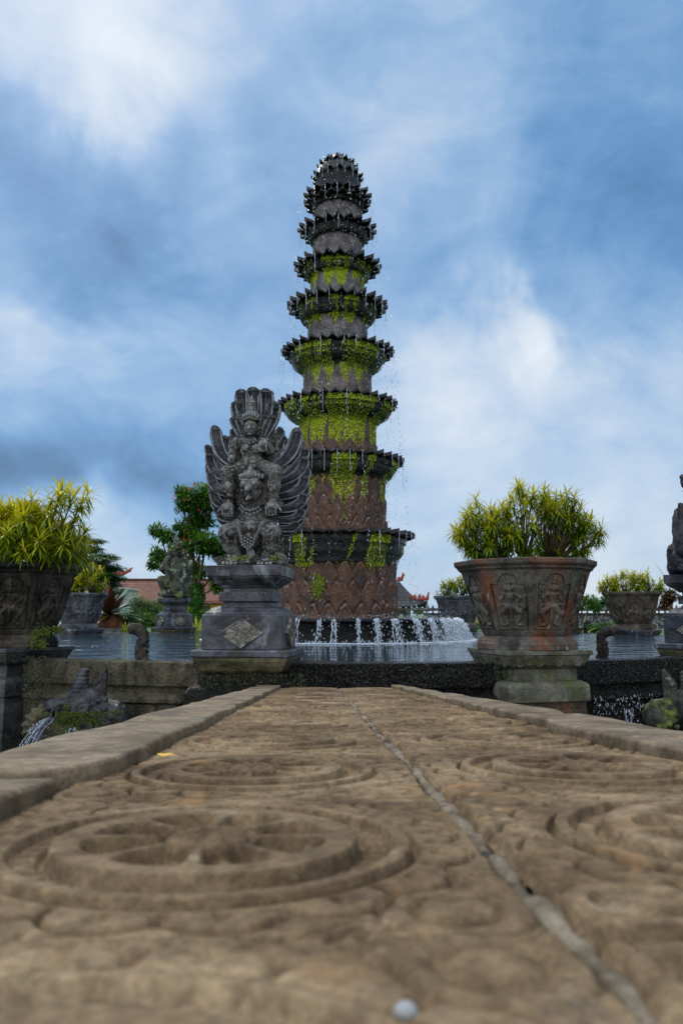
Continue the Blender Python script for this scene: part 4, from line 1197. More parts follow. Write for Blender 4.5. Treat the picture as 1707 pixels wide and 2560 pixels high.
# ------------------------------------------------------------------ smaller guardian statues on the far and right pedestals
def guardian_mesh(wings=True):
    b = MB()
    b.ell((0, 0, .06), (.34, .30, .08), 14, 7); b.ell((0, .02, .36), (.24, .21, .20)); b.ell((0, -.02, .58), (.20, .17, .20)); b.ell((0, -.02, .80), (.21, .16, .15))
    for s in (-1, 1):
        b.cap((.12 * s, -.02, .34), (.27 * s, -.17, .42), .13, .11); b.cap((.27 * s, -.17, .42), (.20 * s, -.12, .12), .105, .08); b.ell((.22 * s, -.20, .09), (.10, .15, .06))
        b.cap((.22 * s, 0, .86), (.33 * s, .0, .66), .085, .07); b.cap((.33 * s, 0, .66), (.22 * s, -.18, .62), .065, .05); b.ell((.20 * s, -.2, .62), (.06, .06, .07))
        b.ell((.17 * s, .02, 1.02), (.06, .08, .12)); b.ell((.20 * s, .02, .90), (.08, .09, .07))
        if wings: b.cap((.24 * s, .16, .30), (.30 * s, .17, .86), .10, .035)      # folded wing edge
        b.ell((.12 * s, .20, .20), (.12, .10, .14))
    b.ell((0, .20, .52), (.25, .06, .34), 14, 8); b.cap((0, .22, .3), (0, .26, .05), .12, .08)
    b.cap((0, -.02, .88), (0, -.04, 1.0), .08, .075)
    b.ell((0, -.06, 1.06), (.115, .125, .13), 14, 9); b.cap((0, -.16, 1.06), (0, -.25, 1.02), .045, .02); b.ell((.05, -.16, 1.09), (.025, .025, .025)); b.ell((-.05, -.16, 1.09), (.025, .025, .025))
    b.ell((0, -.03, 1.18), (.14, .13, .045)); b.ell((0, -.02, 1.25), (.10, .10, .07)); b.ell((0, -.02, 1.34), (.07, .07, .07)); b.ell((0, -.02, 1.42), (.04, .04, .07)); b.ell((0, .08, 1.2), (.09, .06, .09))
    g = random.Random(4)
    for k in range(40):
        a = g.uniform(0, 6.28); z = g.uniform(.1, 1.3); r = .24 if z < .6 else (.2 if z < .9 else .13)
        b.ell((r * math.cos(a), r * .9 * math.sin(a), z), (g.uniform(.02, .05),) * 3, 6, 4)
    return remeshed(b, .016, 'guardian_body', 1, (.07, .028))
GM = guardian_mesh(); GM2 = guardian_mesh(False)
M['lichen'] = stone('lichen covered stone', (.025, .026, .022), (.085, .088, .070), 5, .85, .8, 50, [((.22, .27, .20), 3.6, .56, .07), ((.12, .16, .035), 3.2, .55, .08)])
M['statue_dark'] = stone('dark blue stone', (.018, .018, .024), (.060, .060, .070), 5, .65, .8, 50, [((.16, .18, .15), 6, .67, .05), ((.05, .05, .012), 3.0, .62, .1)])
def swirl_base(t, mat):
    mb = MB()
    for k in range(14):
        a = 2 * PI * k / 14; mb.curl((.30 * math.cos(a), .27 * math.sin(a), .075), .055, .022, 1.4, Euler((0, 0, a + PI / 2)), 14)
    mb.build('scroll_base', mat, t, smooth=True)
def guardian(label, x, y, z, rz, sc, mat, src=None):
    t = thing('guardian_statue', label, 'statue', (x, y, z), rz, 'small guardian statues', sc)
    me = (src or GM).copy(); me.materials.clear()
    link('guardian_body', me, mat, t); swirl_base(t, mat)
    return t
x4, y4 = ring_pos(A4)
ped4 = pedestal('bluish veined stone pedestal with diamond plaque at the right-hand edge of the photo', A4, group='pedestals around the pool')
gs = guardian('dark guardian statue cut off by the right-hand edge of the photo', x4 - .19, y4 - .08, 1.106, R(70), 1.10, M['statue_dark'])
gs.scale = (1.1, 1.15, 1.08)
# far side
pf = at(428, 1580, 25.3); ang_f = math.atan2(pf.x - PCX, D - pf.y)
ped5 = pedestal('grey pedestal with diamond plaques standing beyond the water under the lichen covered statue', ang_f, M['plinth'], True, 'pedestals around the pool')
xf, yf = ring_pos(ang_f)
guardian('statue seen from behind, covered in pale green lichen, beyond the pool', xf, yf, 1.106, ang_f, 1.42, M['lichen'])
pf = at(1402, 1580, 23.9); ang_g = math.atan2(pf.x - PCX, D - pf.y)
pedestal('dark pedestal mostly hidden behind the rust stained planter', ang_g, M['slime'], True, 'pedestals around the pool')
xg, yg = ring_pos(ang_g)
guardian('dark statue peeping over the soil of the rust stained planter', xg, yg, 1.106, ang_g, 1.05, M['statue_dark'])

# ------------------------------------------------------------------ planters
OC = PI / 8
def planter(label, ang, mat, group='octagonal planters around the pool', sc=1.0):
    x, y = ring_pos(ang)
    t = thing('stone_planter', label, 'planter', (x, y, .14), ang, group)
    def piece(name, prof, m=mat, bev=.006, parent=t):
        mb = MB(); mb.poly_profile([(r, z - .14) for r, z in prof], 8, OC); return mb.build(name, m, parent, bevel=bev)
    body = piece('pot_body', [(.50, .305), (.515, .33), (.53, .36), (.765, 1.062)])
    piece('rim', [(.74, 1.055), (.775, 1.062), (.785, 1.075), (.80, 1.08), (.805, 1.10), (.835, 1.125), (.845, 1.135), (.85, 1.175), (.845, 1.19), (.75, 1.19), (.74, 1.13)])
    piece('soil', [(.748, 1.10), (.748, 1.14)], M['soil'], 0)
    piece('foot', [(.585, .152), (.59, .16), (.59, .225), (.575, .245), (.572, .262), (.545, .285), (.53, .308)])
    r0, z0, r1, z1 = .53 * math.cos(OC), .36, .765 * math.cos(OC), 1.062
    tilt = math.atan2(r1 - r0, z1 - z0); Lf = math.hypot(r1 - r0, z1 - z0)
    for k in range(8):
        a = 2 * PI * k / 8 - PI / 2
        q = .045 / Lf
        rr, zz = r0 + (r1 - r0) * q, z0 + (z1 - z0) * q - .14
        eul = Matrix.Rotation(a + PI / 2, 4, 'Z') @ Matrix.Rotation(tilt, 4, 'X')
        p = link('relief_panel', FRAME, mat, t)
        if not FRAME.materials: FRAME.materials.append(mat)
        if FRAME.materials[0] != mat:
            me = FR.setdefault(mat.name, FRAME.copy()); me.materials.clear(); me.materials.append(mat); p.data = me
        p.matrix_local = Matrix.Translation((rr * math.cos(a), rr * math.sin(a), zz)) @ eul
        me = FG.get((k % 2, mat.name))
        if me is None:
            me = FIG[k % 2].copy(); me.materials.clear(); me.materials.append(mat); FG[(k % 2, mat.name)] = me
        fo_ = link('relief_figure', me, mat, p)
        fo_.matrix_local = Matrix.Translation((0, -.002, .012)) @ Matrix.Diagonal((.47, .50, .585, 1))
    return t
FR, FG = {}, {}
def plant_stand(label, ang, mat, foot=True, pier=None):
    x, y = ring_pos(ang)
    t = thing('planter_stand', label, 'stand', (x, y, 0), ang, 'stands under the planters')
    def piece(name, prof, m=mat, bev=.008):
        mb = MB(); mb.sq(prof); return mb.build(name, m, t, bevel=bev)
    piece('top_plate', [(.52, .098), (.535, .105), (.535, .148), (.53, .1535)])
    piece('carved_moulding', [(.42, -.052), (.44, -.04), (.47, -.01), (.50, .05), (.515, .085), (.515, .100)])
    mb = MB(); g = random.Random(9)
    for s_ in range(4):
        for k in range(7):
            c = Vector((-.36 + .12 * k, -.478, .02)); c.rotate(Euler((0, 0, s_ * PI / 2)))
            mb.curl(c, .048, .013, 1.5, Euler((0, 0, s_ * PI / 2)), 14, 1 if k % 2 else -1)
    mb.build('leaf_carving', mat, t, smooth=True)
    piece('stand_neck', [(.405, -.195), (.40, -.050)])
    piece('stand_block', [(.50, -.42), (.505, -.41), (.505, -.25), (.485, -.215), (.44, -.192)], bev=.02)
    piece('stand_pier', [(.49, -1.4), (.485, -.60), (.47, -.50), (.47, -.415)], pier or M['rust'])
    return t
M['rust'] = stone('rust stained stone', (.035, .016, .006), (.115, .045, .012), 4, .5, .8, 40, [((.01, .008, .006), 3, .5, .15), ((.06, .06, .02), 3, .6, .1)], wet=.5)
M['stand'] = stone('greenish stand stone', (.065, .062, .042), (.165, .160, .120), 4, .7, .6, 60, [((.07, .078, .022), 3.0, .54, .14), ((.03, .028, .02), 4, .60, .10)], wet=.3)
plant_stand('greenish square stone stand under the rust stained planter', A2, M['stand'])
pot2 = planter('rust stained octagonal stone planter with relief dancers, right of the walkway', A2, M['pot'])
plant_stand('wet dark stand with mossy top plate under the blackened planter', A3, M['stand_wet'], True, M['stand_wet'])
pot3 = planter('blackened octagonal stone planter with relief dancers at the left-hand edge', A3, M['pot_dark'])
far_pots = [('pale grey octagonal planter beyond the pool, in front of the large wine red rosette', 205, 22.6, M['pot_grey']),
            ('grey octagonal planter behind the white water at the end of the basin', 1152, 26.1, M['pot_grey']),
            ('brown octagonal planter beyond the pool beside the pedestal at the right-hand edge', 1597, 21.6, M['pot_brown'])]
FARP = []
for lab, px, Y, mat in far_pots:
    p = at(px, 1570, Y); a = math.atan2(p.x - PCX, D - p.y)
    plant_stand('low dark stand under the ' + lab.split(' octagonal')[0].replace('pale ', 'pale ') + ' planter ' + {205: 'before the wine red rosette', 1152: 'behind the white water', 1597: 'by the edge pedestal'}[px], a, M['plinth'])
    planter(lab, a, mat); FARP.append(a)

# moss and wet growth on the left planter's broken corner and stand
mm = MB(); g = random.Random(8)
x3, y3 = ring_pos(A3)
for _ in range(900):
    c = g.choice(((135, 1572, .55, 16), (110, 1580, .56, 14), (100, 1585, .54, 14), (88, 1602, .60, 5), (108, 1610, .60, 5), (84, 1610, .60, 5)))
    p = at(c[0] + g.gauss(0, c[3]), c[1] + g.gauss(0, 4 if c[3] > 10 else 6), 9.32 + g.gauss(0, .04) - (.06 if c[1] > 1590 else 0))
    tuft(mm, p, Vector((.1, -1, .3)).normalized(), g.uniform(.010, .026))
tag(mm.build('moss_cushion', M['moss_deep']), 'mossy growth around the foot of the blackened planter', 'moss')

# ------------------------------------------------------------------ cobra spouts rising from the pool
M['cobra'] = stone('rough cobra stone', (.018, .015, .013), (.070, .058, .050), 9, .8, 1.0, 60, [((.16, .22, .17), 7, .66, .06)])
def cobra(label, x, y, rz, sc):
    mb = MB()
    pts = [(0.06, 0, -.15), (.03, 0, -.02), (.0, 0, .08), (.0, 0, .16), (.03, .0, .24), (.02, 0, .31), (-.04, 0, .365), (-.10, 0, .375), (-.135, 0, .34)]
    rad_ = [.085, .083, .080, .074, .068, .068, .076, .070, .03]
    P_ = []
    for i in range(len(pts) - 1):
        for k in range(4):
            t = k / 4; P_.append((Vector(pts[i]).lerp(Vector(pts[i + 1]), t), rad_[i] + (rad_[i + 1] - rad_[i]) * t))
    for p, r in P_: mb.ell(p, (r * .95, r * .85, r), 12, 8)
    for k in range(9): mb.ell((.07 - .012 * abs(k - 5), 0, .0 + .035 * k), (.025, .05, .016), 8, 5)
    mb.ell((-.11, -.05, .385), (.02, .02, .02), 8, 5); mb.ell((-.11, .05, .385), (.02, .02, .02), 8, 5)
    g = random.Random(2)
    for k in range(20): mb.ell((g.uniform(-.07, .09), g.choice((-.06, .06)), g.uniform(0, .22)), (.025, .02, .03), 6, 4)
    o = link('cobra_spout', remeshed(mb, .010, 'cobra_spout', 2, (.04, .016)), M['cobra'])
    o.location = (x, y, 0); o.rotation_euler = (0, 0, rz); o.scale = (sc,) * 3
    return tag(o, label, 'water spout', 'cobra spouts in the pool')
p = at(352, 1651, 9.45); cobra('dark bent cobra spout between the blackened planter and the winged statue', p.x, p.y, R(12), 1.03)
p = at(1508, 1646, 9.9); cobra('pale headed cobra spout right of the rust stained planter', p.x, p.y, R(168), .92)
p = at(1464, 1582, 24.5); cobra('small dark cobra spout far across the water under the garden wall', p.x, p.y, R(160), .9)

# ------------------------------------------------------------------ gargoyle spouts on the wall
def gargoyle_mesh():
    """dragon-like head looking along -X, crested, open mouthed"""
    b = MB()
    b.ell((.12, 0, .0), (.20, .17, .20), 14, 9); b.cap((.25, 0, -.05), (.40, 0, -.12), .16, .20)
    b.cap((.05, 0, .01), (-.22, 0, .02), .105, .075, 12); b.ell((-.24, 0, .035), (.06, .075, .05)); b.ell((-.26, -.05, .055), (.025, .02, .02)); b.ell((-.26, .05, .055), (.025, .02, .02))
    b.cap((.08, 0, -.13), (-.14, 0, -.12), .085, .05, 10)
    for s in (-1, 1):
        b.ell((-.02, .085 * s, .085), (.045, .03, .04)); b.torus((-.02, .095 * s, .085), .05, .014, Euler((PI / 2, 0, 0)))
        for k in range(5): b.ell((-.20 + .05 * k, .07 * s, -.045), (.014, .012, .03), 6, 4)
        b.curl((.10, .15 * s, .03), .07, .025, 1.5, None, 18, s); b.ell((-.12, .08 * s, .05), (.05, .02, .03))
    for k in range(7):                                            # stepped crest
        b.ell((.05 + .008 * k, 0, .13 + .042 * k), (.120 - .010 * k, .115 - .009 * k, .032), 12, 6)
    for s in (-.06, .06):                                          # ear plate
        b.loft([[(.20, s - .03, .10), (.33, s - .03, .06), (.335, s + .03, .06), (.20, s + .03, .10)], [(.20, s - .03, .26), (.34, s - .03, .33), (.345, s + .03, .33), (.20, s + .03, .26)], [(.27, s - .02, .34), (.335, s - .02, .44), (.34, s + .02, .44), (.275, s + .02, .34)]])
    g = random.Random(6)
    for k in range(40): b.ell((g.uniform(.05, .4), g.choice((-1, 1)) * g.uniform(.12, .17), g.uniform(-.25, .1)), (.035, .025, .035), 6, 4)
    return remeshed(b, .011, 'gargoyle_head', 1, (.04, .014))
GG = gargoyle_mesh()
def gargoyle(label, loc, rz, sc, mat, mossy=True):
    t = thing('gargoyle_spout', label, 'gargoyle', loc, rz, 'gargoyle spouts on the pool wall', sc)
    me = GG if not GG.materials else GG.copy(); me.materials.clear()
    link('gargoyle_head', me, mat, t)
    if mossy:
        mm = MB(); g = random.Random(31)
        for _ in range(1800):
            a = g.uniform(-.16, .50); p = Vector((a, -.13 - .05 * g.random() + (.03 if a < 0 else 0), -.03 - abs(g.gauss(0, .10))))
            tuft(mm, p, Vector((0, -1, .2)).normalized(), g.uniform(.008, .018))
        for c in ((-.28, -.03, -.03), (-.05, -.10, .01)):
            for _ in range(60): tuft(mm, Vector(c) + Vector((g.gauss(0, .015), g.gauss(0, .01) - .02, g.gauss(0, .015))), Vector((0, -1, .2)).normalized(), g.uniform(.008, .014))
        mm.build('moss', M['moss_deep'], t)
    return t
M['wetgrey'] = stone('wet grey carving', (.010, .010, .011), (.062, .060, .066), 9, .45, .8, 70, [((.01, .01, .008), 4, .55, .1)], wet=.7)
gp = at(183, 1768, 8.35)
gargoyle('wet crested gargoyle head with mossy jaw pouring water before the dry wall', (gp.x, gp.y, gp.z), R(14), 1.0, M['wetgrey'])
gp2 = at(1740, 1768, 9.0)
gargoyle('pale gargoyle head with leafy ruff cut by the edge of the photo', (gp2.x, gp2.y, gp2.z), R(150), 1.0, M['lichen'], False)
# bracket bodies tying the heads to the wall
def bracket(label, a, b_, mat):
    mb = MB(); mb.cap(a, b_, .15, .20, 12)
    for k in range(24):
        q = Vector(a).lerp(Vector(b_), random.random()); mb.ell(q + Vector((random.gauss(0, .08), random.gauss(0, .08), random.gauss(0, .10))), (.045, .045, .045), 7, 5)
    return tag(link('wall_bracket', remeshed(mb, .02, 'wall_bracket', 1, (.06, .04)), mat), label, 'bracket', 'brackets behind the gargoyles')
bracket('mossy stone bracket behind the wet gargoyle head', (gp.x + .30, gp.y + .08, gp.z - .14), (gp.x + .25, gp.y + .75, gp.z - .25), M['slime'])
bracket('wet stone bracket behind the pale gargoyle head', (gp2.x - .1, gp2.y + .1, gp2.z - .14), (gp2.x + .05, gp2.y + .9, gp2.z - .2), M['slime'])
# shell carving leaning on the wall
mb = MB(); P_ = []
for i in range(9):
    t = i / 8; row = []
    for j in range(41):
        a = R(25) + R(175) * j / 40
        r = .05 + .20 * t * (1 + .06 * math.cos(j * PI / 2.5)); row.append((r * math.cos(a), -.05 * math.sin(t * 3.0) - .014 * t * math.cos(j * PI / 2.5) - .03, r * math.sin(a)))
    P_.append(row)
front = P_; back = [[(x, .05, z) for x, y, z in row] for row in P_]
mb.grid(front); mb.grid(back, flip=True); mb.grid([front[-1], back[-1]]); mb.grid([back[0], front[0]]); mb.grid([[r_[0] for r_ in front], [r_[0] for r_ in back]], flip=True); mb.grid([[r_[-1] for r_ in front], [r_[-1] for r_ in back]])
sh = mb.build('shell_carving', M['olive'], smooth=True); q = at(118, 1818, 8.62); sh.location = q; sh.rotation_euler = (R(-6), R(-38), R(10))
tag(sh, 'fan shaped shell carving on the wall beside the wet gargoyle head', 'carving')
# water jets from the gargoyles
pts, rxs, rzs = [], [], []
M['jet'] = plain('gushing water', (.16, .19, .25), .08)
JET = MB()
for base, dx, n_ in ((Vector((gp.x - .20, gp.y - .05, gp.z - .06)), -.30, 520), (Vector((gp.x + .05, gp.y - .15, gp.z - .15)), .02, 120), (at(1570, 1765, 9.2), .02, 160)):
    for _ in range(n_ // 40):
        o_ = (random.gauss(0, .022), random.gauss(0, .022), random.gauss(0, .012)); d_ = dx * random.uniform(.7, 1.2)
        thread(JET, lambda t: (base.x + o_[0] * (1 + t) + d_ * t, base.y + o_[1] * (1 + t) - .10 * t, base.z - .05 + o_[2] - (t * t * .75 + .1 * t) * .62), .008, .005, .004)
    for _ in range(n_ // 2):
        t = random.random(); w = .02 + .06 * t
        pts.append((base.x + dx * t + random.gauss(0, w), base.y - .10 * t + random.gauss(0, w * .7), base.z - .05 - (t * t * .75 + .1 * t) * .62)); s = random.choice((.003, .004, .006)); rxs.append(s); rzs.append(s * random.uniform(1.5, 4))
tag(stuff(JET.build('jet_streams', M['jet'], smooth=True)), 'glassy threads of water running from the gargoyle mouths into the lower pond', 'water')
for _ in range(260):                                 # thin sheets breaking on the wall ledges, right of the walkway
    px = random.choice((random.uniform(1180, 1265), random.uniform(1490, 1700), random.uniform(1500, 1640)))
    p = at(px, random.uniform(1712, 1760), 8.95); ang = math.asin(max(-.99, min(.99, (p.x - PCX) / (RW + .12))))
    pts.append((PCX + (RW + .13) * math.sin(ang), D - (RW + .13) * math.cos(ang), -.40 - random.random() * .22)); s = random.choice((.002, .003, .005)); rxs.append(s); rzs.append(s * random.uniform(1.5, 5))
tag(stuff(link('jet_drops', drops('jet_drops', pts, np.array(rxs), np.array(rzs)), M['foam'])), 'white water spraying from the gargoyle mouths and wall ledges into the lower pond', 'water')
# algae skirts hanging on the wet wall beside the pedestals
mm = MB(); g = random.Random(12)
for px0, px1, py0, py1, Y, n_ in ((500, 770, 1685, 1745, 8.45, 900), (60, 130, 1640, 1800, 9.2, 900), (1235, 1275, 1640, 1700, 8.85, 260)):
    for _ in range(n_):
        p = at(g.uniform(px0, px1), g.uniform(py0, py1), Y + g.gauss(0, .03)); tuft(mm, p, Vector((0, -1, .1)).normalized(), g.uniform(.008, .024))
tag(stuff(mm.build('algae_growth', M['algae'] if 'algae' in M else M['moss_dark'])), 'dark green algae and moss growing on the wet wall and footings', 'moss')
# ------------------------------------------------------------------ narrow leaved shrubs in the planters
def leaf_mesh(name, items, seg=3):
    """items: (base, direction, length, width, droop, young) -> one mesh of leaves with a 'young' value per leaf"""
    mb = MB(); yv = []
    for base, d, L, w, droop, yg in items:
        n0 = len(mb.v); leaf_blade(mb, base, d, L, w, droop, seg); yv += [yg] * (len(mb.v) - n0)
    me = mb.mesh(name)
    a = me.attributes.new('young', 'FLOAT', 'POINT'); a.data.foreach_set('value', yv)
    return me
def rosette_items(c, axis, n, L, w, young, g):
    out = []; axis = Vector(axis).normalized()
    t1 = axis.orthogonal().normalized(); t2 = axis.cross(t1)
    for k in range(n):
        a = 2.4 * k + g.uniform(-.4, .4); u = k / n
        el = 1.80 - 1.45 * u ** 1.5 + g.uniform(-.25, .25)          # inner leaves stand up, outer ones spread
        d = axis * math.cos(el) * .9 + (t1 * math.cos(a) + t2 * math.sin(a)) * math.sin(el)
        out.append((Vector(c) - axis * L * .35 * (1 - u), d, L * g.uniform(.7, 1.1), w * g.uniform(.8, 1.2), g.uniform(.35, .8) + .5 * (1 - u), min(1, max(0, young * (.35 + .75 * u) + g.uniform(-.15, .15)))))
    return out
def shrub(label, base, tips, L, w, n, seed, trunks, cat='shrub', group='narrow leaved shrubs in the planters'):
    """tips: (vector from base, youngness); trunks: list of (foot, fork height)"""
    g = random.Random(seed)
    t = thing('potted_shrub', label, cat, base, 0, group)
    items = []; mb = MB()
    for v, yg in tips:
        v = Vector(v)
        if math.hypot(v.x, v.y) > .42: v.z = max(v.z, .36 if seed == 5 else .33 if seed == 6 else .28)
        foot = min(trunks, key=lambda q: (Vector((q[0], q[1], 0)) - Vector((v.x, v.y, 0))).length)
        f0 = Vector((foot[0], foot[1], -.04)); fk = Vector((foot[0] * 1.0 + (v.x - foot[0]) * .12, foot[1] + (v.y - foot[1]) * .12, foot[2]))
        ax = ((v - f0).normalized() * .5 + Vector((0, 0, .75)) + Vector((g.gauss(0, .3), g.gauss(0, .3), 0)))
        items += rosette_items(v, ax, n, L * g.uniform(.85, 1.15), w, yg, g)
        m1 = fk.lerp(v, .5) + Vector((g.gauss(0, .03), g.gauss(0, .03), -.05 * v.length))
        mb.tube([fk, m1, v], [.016, .011, .006], 4)
        for q in ((.78,) if v.z > .35 else ()):                                     # older leaves along the branch
            c = m1.lerp(v, q) if q > .6 else fk.lerp(m1, .85)
            items += rosette_items(c, ax, n // 2, L * .9, w, yg * .25, g)
    for fx, fy, fz in trunks:
        mb.tube([(fx, fy, -.06), (fx + .01, fy, fz * .5), (fx, fy, fz + .05)], [.045, .036, .022], 7)
    link('foliage', leaf_mesh('foliage', items), M['rosette'], t)
    mb.build('stem', M['bark'], t, smooth=True)
    return t
# the shrub above the rust stained planter, its shoots where the photo shows them
x2, y2 = ring_pos(A2)
C1 = [(350,260,.8),(280,370,.8),(190,470,.8),(250,540,.6),(330,600,.3),(450,330,.7),(520,400,.6),(600,290,.8),(690,240,.8),(800,130,.9),(830,220,.8),(900,200,.7),(760,340,.7),(680,420,.5),(580,500,.35),(430,480,.4),(490,610,.2),(560,690,.3),(640,590,.2),(700,500,.3),(830,430,.4),(900,330,.6),(970,250,.6),(1010,220,.6),(1110,230,.7),(1180,250,.7),(1230,340,.6),(1290,340,.6),(1370,400,.6),(1400,470,.6),(1290,470,.4),(1180,430,.5),(1080,480,.8),(1040,400,.5),(1110,560,.3),(1200,590,.2),(1320,630,.5),(1260,700,.3),(1150,670,.3),(1070,690,.2),(1050,610,.3),(1000,540,.4),(870,590,.2),(770,610,.15),(660,690,.15),(540,760,.3),(450,730,.2),(1180,740,.2),(390,400,.7),(330,460,.6),(260,440,.7),(470,540,.3),(380,660,.25),(740,430,.5),(610,420,.5),(540,320,.7),(1000,330,.5),(1140,340,.5),(1240,430,.4)]
g = random.Random(21); tips = []
for cx, cy, yg in C1:
    if cy > 650: continue
    X = (cx - 790) * .00140; Z = (835 - cy) * .00169
    lim = .55 * math.sqrt(max(.05, 1 - (X / .95) ** 2))
    for k in range(3):
        tips.append(((X + (g.gauss(0, .05) if k else 0), g.uniform(-lim, lim * .8) * (1 if k else .7), max(.05, Z - (abs(g.gauss(0, .08)) if k else 0) - .04)), yg))
shrub('bushy narrow leaved shrub with yellow tips in the rust stained planter', (x2, y2, 1.0), tips, .165, .0175, 34, 5, [(-.03, 0, .22), (.32, .05, .18), (-.25, .05, .10)])
# left planter: a fuller dome with a few tall shoots on its near right side
x3, y3 = ring_pos(A3)
tips = []
g = random.Random(33)
for k in range(200):
    a = g.uniform(0, 2 * PI); el = g.uniform(.05, 1.0) ** .7 * 1.45; r = g.uniform(.78, 1.05)
    tips.append(((.88 * r * math.cos(a) * math.cos(el), .80 * r * math.sin(a) * math.cos(el), .12 + .78 * r * math.sin(el)), .25 + .75 * math.sin(el) * g.uniform(.6, 1)))
for px, py, Y in ((158, 1215, 9.6), (170, 1225, 9.9), (185, 1240, 9.4), (150, 1235, 9.3), (130, 1245, 9.7), (222, 1232, 9.7), (82, 1242, 9.9), (205, 1255, 9.6), (190, 1300, 9.4), (215, 1330, 9.5), (120, 1280, 9.2), (60, 1290, 9.1), (160, 1350, 9.1), (20, 1330, 9.0), (100, 1350, 9.0), (60, 1380, 9.0), (190, 1375, 9.2)):
    p = at(px, py, Y); tips.append(((p.x - x3, p.y - y3, p.z - 1.0), .9 if py < 1260 else .6))
shrub('dense bright yellow green shrub in the blackened planter', (x3, y3, 1.0), tips, .26, .024, 32, 6, [(0, 0, .20), (.30, -.1, .15), (-.3, .1, .15), (.1, .3, .15)])
for k, (a, lab, sd, wd, hh, off) in enumerate(((FARP[0], 'yellow green shrub in the pale grey planter beyond the pool', 41, .78, 1.12, .25), (FARP[1], 'round green shrub in the planter behind the white water', 42, .80, .78, 0), (FARP[2], 'low spreading yellow shrub in the brown planter', 43, .95, .72, .05))):
    x, y = ring_pos(a); g = random.Random(sd); tips = []
    lobes = {0: [(.30, .62, .42, .50), (.05, .35, .40, .35), (-.2, .4, .4, .4)], 1: [(-.38, .36, .40, .34), (.12, .46, .45, .42), (.5, .4, .35, .35)], 2: [(-.62, .34, .30, .26), (-.1, .46, .42, .36), (.48, .42, .40, .34)]}[k]
    for cx, cz, rx, rz in lobes:
        for _ in range(26):
            v = Vector((g.gauss(0, 1), g.gauss(0, 1), g.gauss(.35, 1))).normalized() * g.uniform(.8, 1.0)
            tips.append(((cx + v.x * rx, v.y * rx, max(.08, cz + v.z * rz)), min(1, max(.1, .45 + .55 * v.z + (.2 if k != 1 else -.15)))))
    shrub(lab, (x, y, 1.0), tips, .22, .030, 20, sd, [(l[0], 0, .16) for l in lobes])

# ------------------------------------------------------------------ trees and plants of the garden
def blob_leaves(blobs, n, size, g, young=.3, flat=.0, shape=(.5, 1.6)):
    """leaves in the outer half of ellipsoid clumps: (centre, radii)"""
    vol = [b[1][0] * b[1][1] * b[1][2] for b in blobs]; tot = sum(v ** .67 for v in vol); items = []
    for (c, r), v in zip(blobs, vol):
        for _ in range(int(n * v ** .67 / tot)):
            d = Vector((g.gauss(0, 1), g.gauss(0, 1), g.gauss(0, 1))).normalized(); q = g.random() ** .4
            lump = .82 + .24 * math.sin(d.x * 5 + c[0] * 3) * math.sin(d.y * 6 + c[2] * 2) + .12 * math.sin(d.z * 9 + c[1])
            p = Vector((c[0] + d.x * r[0] * q * lump, c[1] + d.y * r[1] * q * lump, c[2] + d.z * r[2] * q * lump))
            ld = Vector((d.x + g.gauss(0, .6), d.y + g.gauss(0, .6), (d.z * .3 + g.gauss(0, .45)) * (1 - flat)))
            s = size * g.uniform(.6, 1.3)
            items.append((p, ld, s * shape[1], s * shape[0], .35, min(1, max(0, young * (d.z * .8 + .3) + g.uniform(-.15, .15)))))
    return items
def tree(name, label, cat, base, blobs, n, size, mat, seed, limbs, r0=.18, group=None, young=.3, flat=0.0, shape=(.5, 1.6), fork=None):
    g = random.Random(seed); bx, by, bz = base
    t = thing(name, label, cat, base, 0, group)
    loc = [((c[0] - bx, c[1] - by, c[2] - bz), r) for c, r in blobs]
    link('crown', leaf_mesh('crown', blob_leaves(loc, n, size, g, young, flat, shape), 2), M[mat], t)
    mb = MB(); top = fork if fork else min(c[2] - r[2] * .4 for c, r in loc)
    mb.tube([(0, 0, -.3), (.02, 0, top * .5), (0, 0, top)], [r0 * 1.25, r0, r0 * .8], 8)
    if limbs:
        for c, r in loc:
            a = Vector((0, 0, top * .9)); b_ = Vector(c); m_ = a.lerp(b_, .5) + Vector((g.gauss(0, .1), g.gauss(0, .1), -.12 * (b_ - a).length))
            mb.tube([a, m_, b_], [r0 * .5, r0 * .3, r0 * .12], 5)
            for _ in range(3):
                e = b_ + Vector((g.gauss(0, .5) * r[0], g.gauss(0, .5) * r[1], g.gauss(0, .5) * r[2])); mb.tube([m_.lerp(b_, .6), e], [r0 * .16, r0 * .05], 4)
    mb.build('trunk', M['bark'], t, smooth=True)
    return t
def pxblob(px, py, Y, rx, ry, dy=0.0):
    p = at(px, py, Y + dy); k = Y / 1890.0
    return (p, (rx * k, max(rx, ry) * k * .8, ry * k))
GZ = -.12
# tree with red flowers
Y = 36.0
bl = [pxblob(520, 1245, Y, 62, 40), pxblob(470, 1255, Y, 34, 34, -.3), pxblob(455, 1228, Y, 20, 16), pxblob(500, 1300, Y, 48, 26, .4), pxblob(475, 1330, Y, 36, 18), pxblob(515, 1360, Y, 62, 30, -.5), pxblob(450, 1365, Y, 34, 26, .3),
      pxblob(395, 1325, Y, 22, 18), pxblob(420, 1340, Y, 22, 20, -.3), pxblob(395, 1385, Y, 24, 20, .3), pxblob(385, 1410, Y, 20, 16), pxblob(430, 1398, Y, 30, 22), pxblob(560, 1385, Y, 40, 24), pxblob(470, 1410, Y, 38, 26, .5), pxblob(500, 1430, Y, 24, 18), pxblob(550, 1460, Y, 30, 24, -.4), pxblob(448, 1316, Y, 16, 14)]
base = at(490, 1560, Y); base.z = -.2
ft = tree('flowering_tree', 'tall green tree with red blossom and ivy clad trunk behind the winged statue', 'tree', base, bl, 15000, .17, 'tree', 51, True, .17, None, .5, 0, (.50, 1.5), fork=1.9)
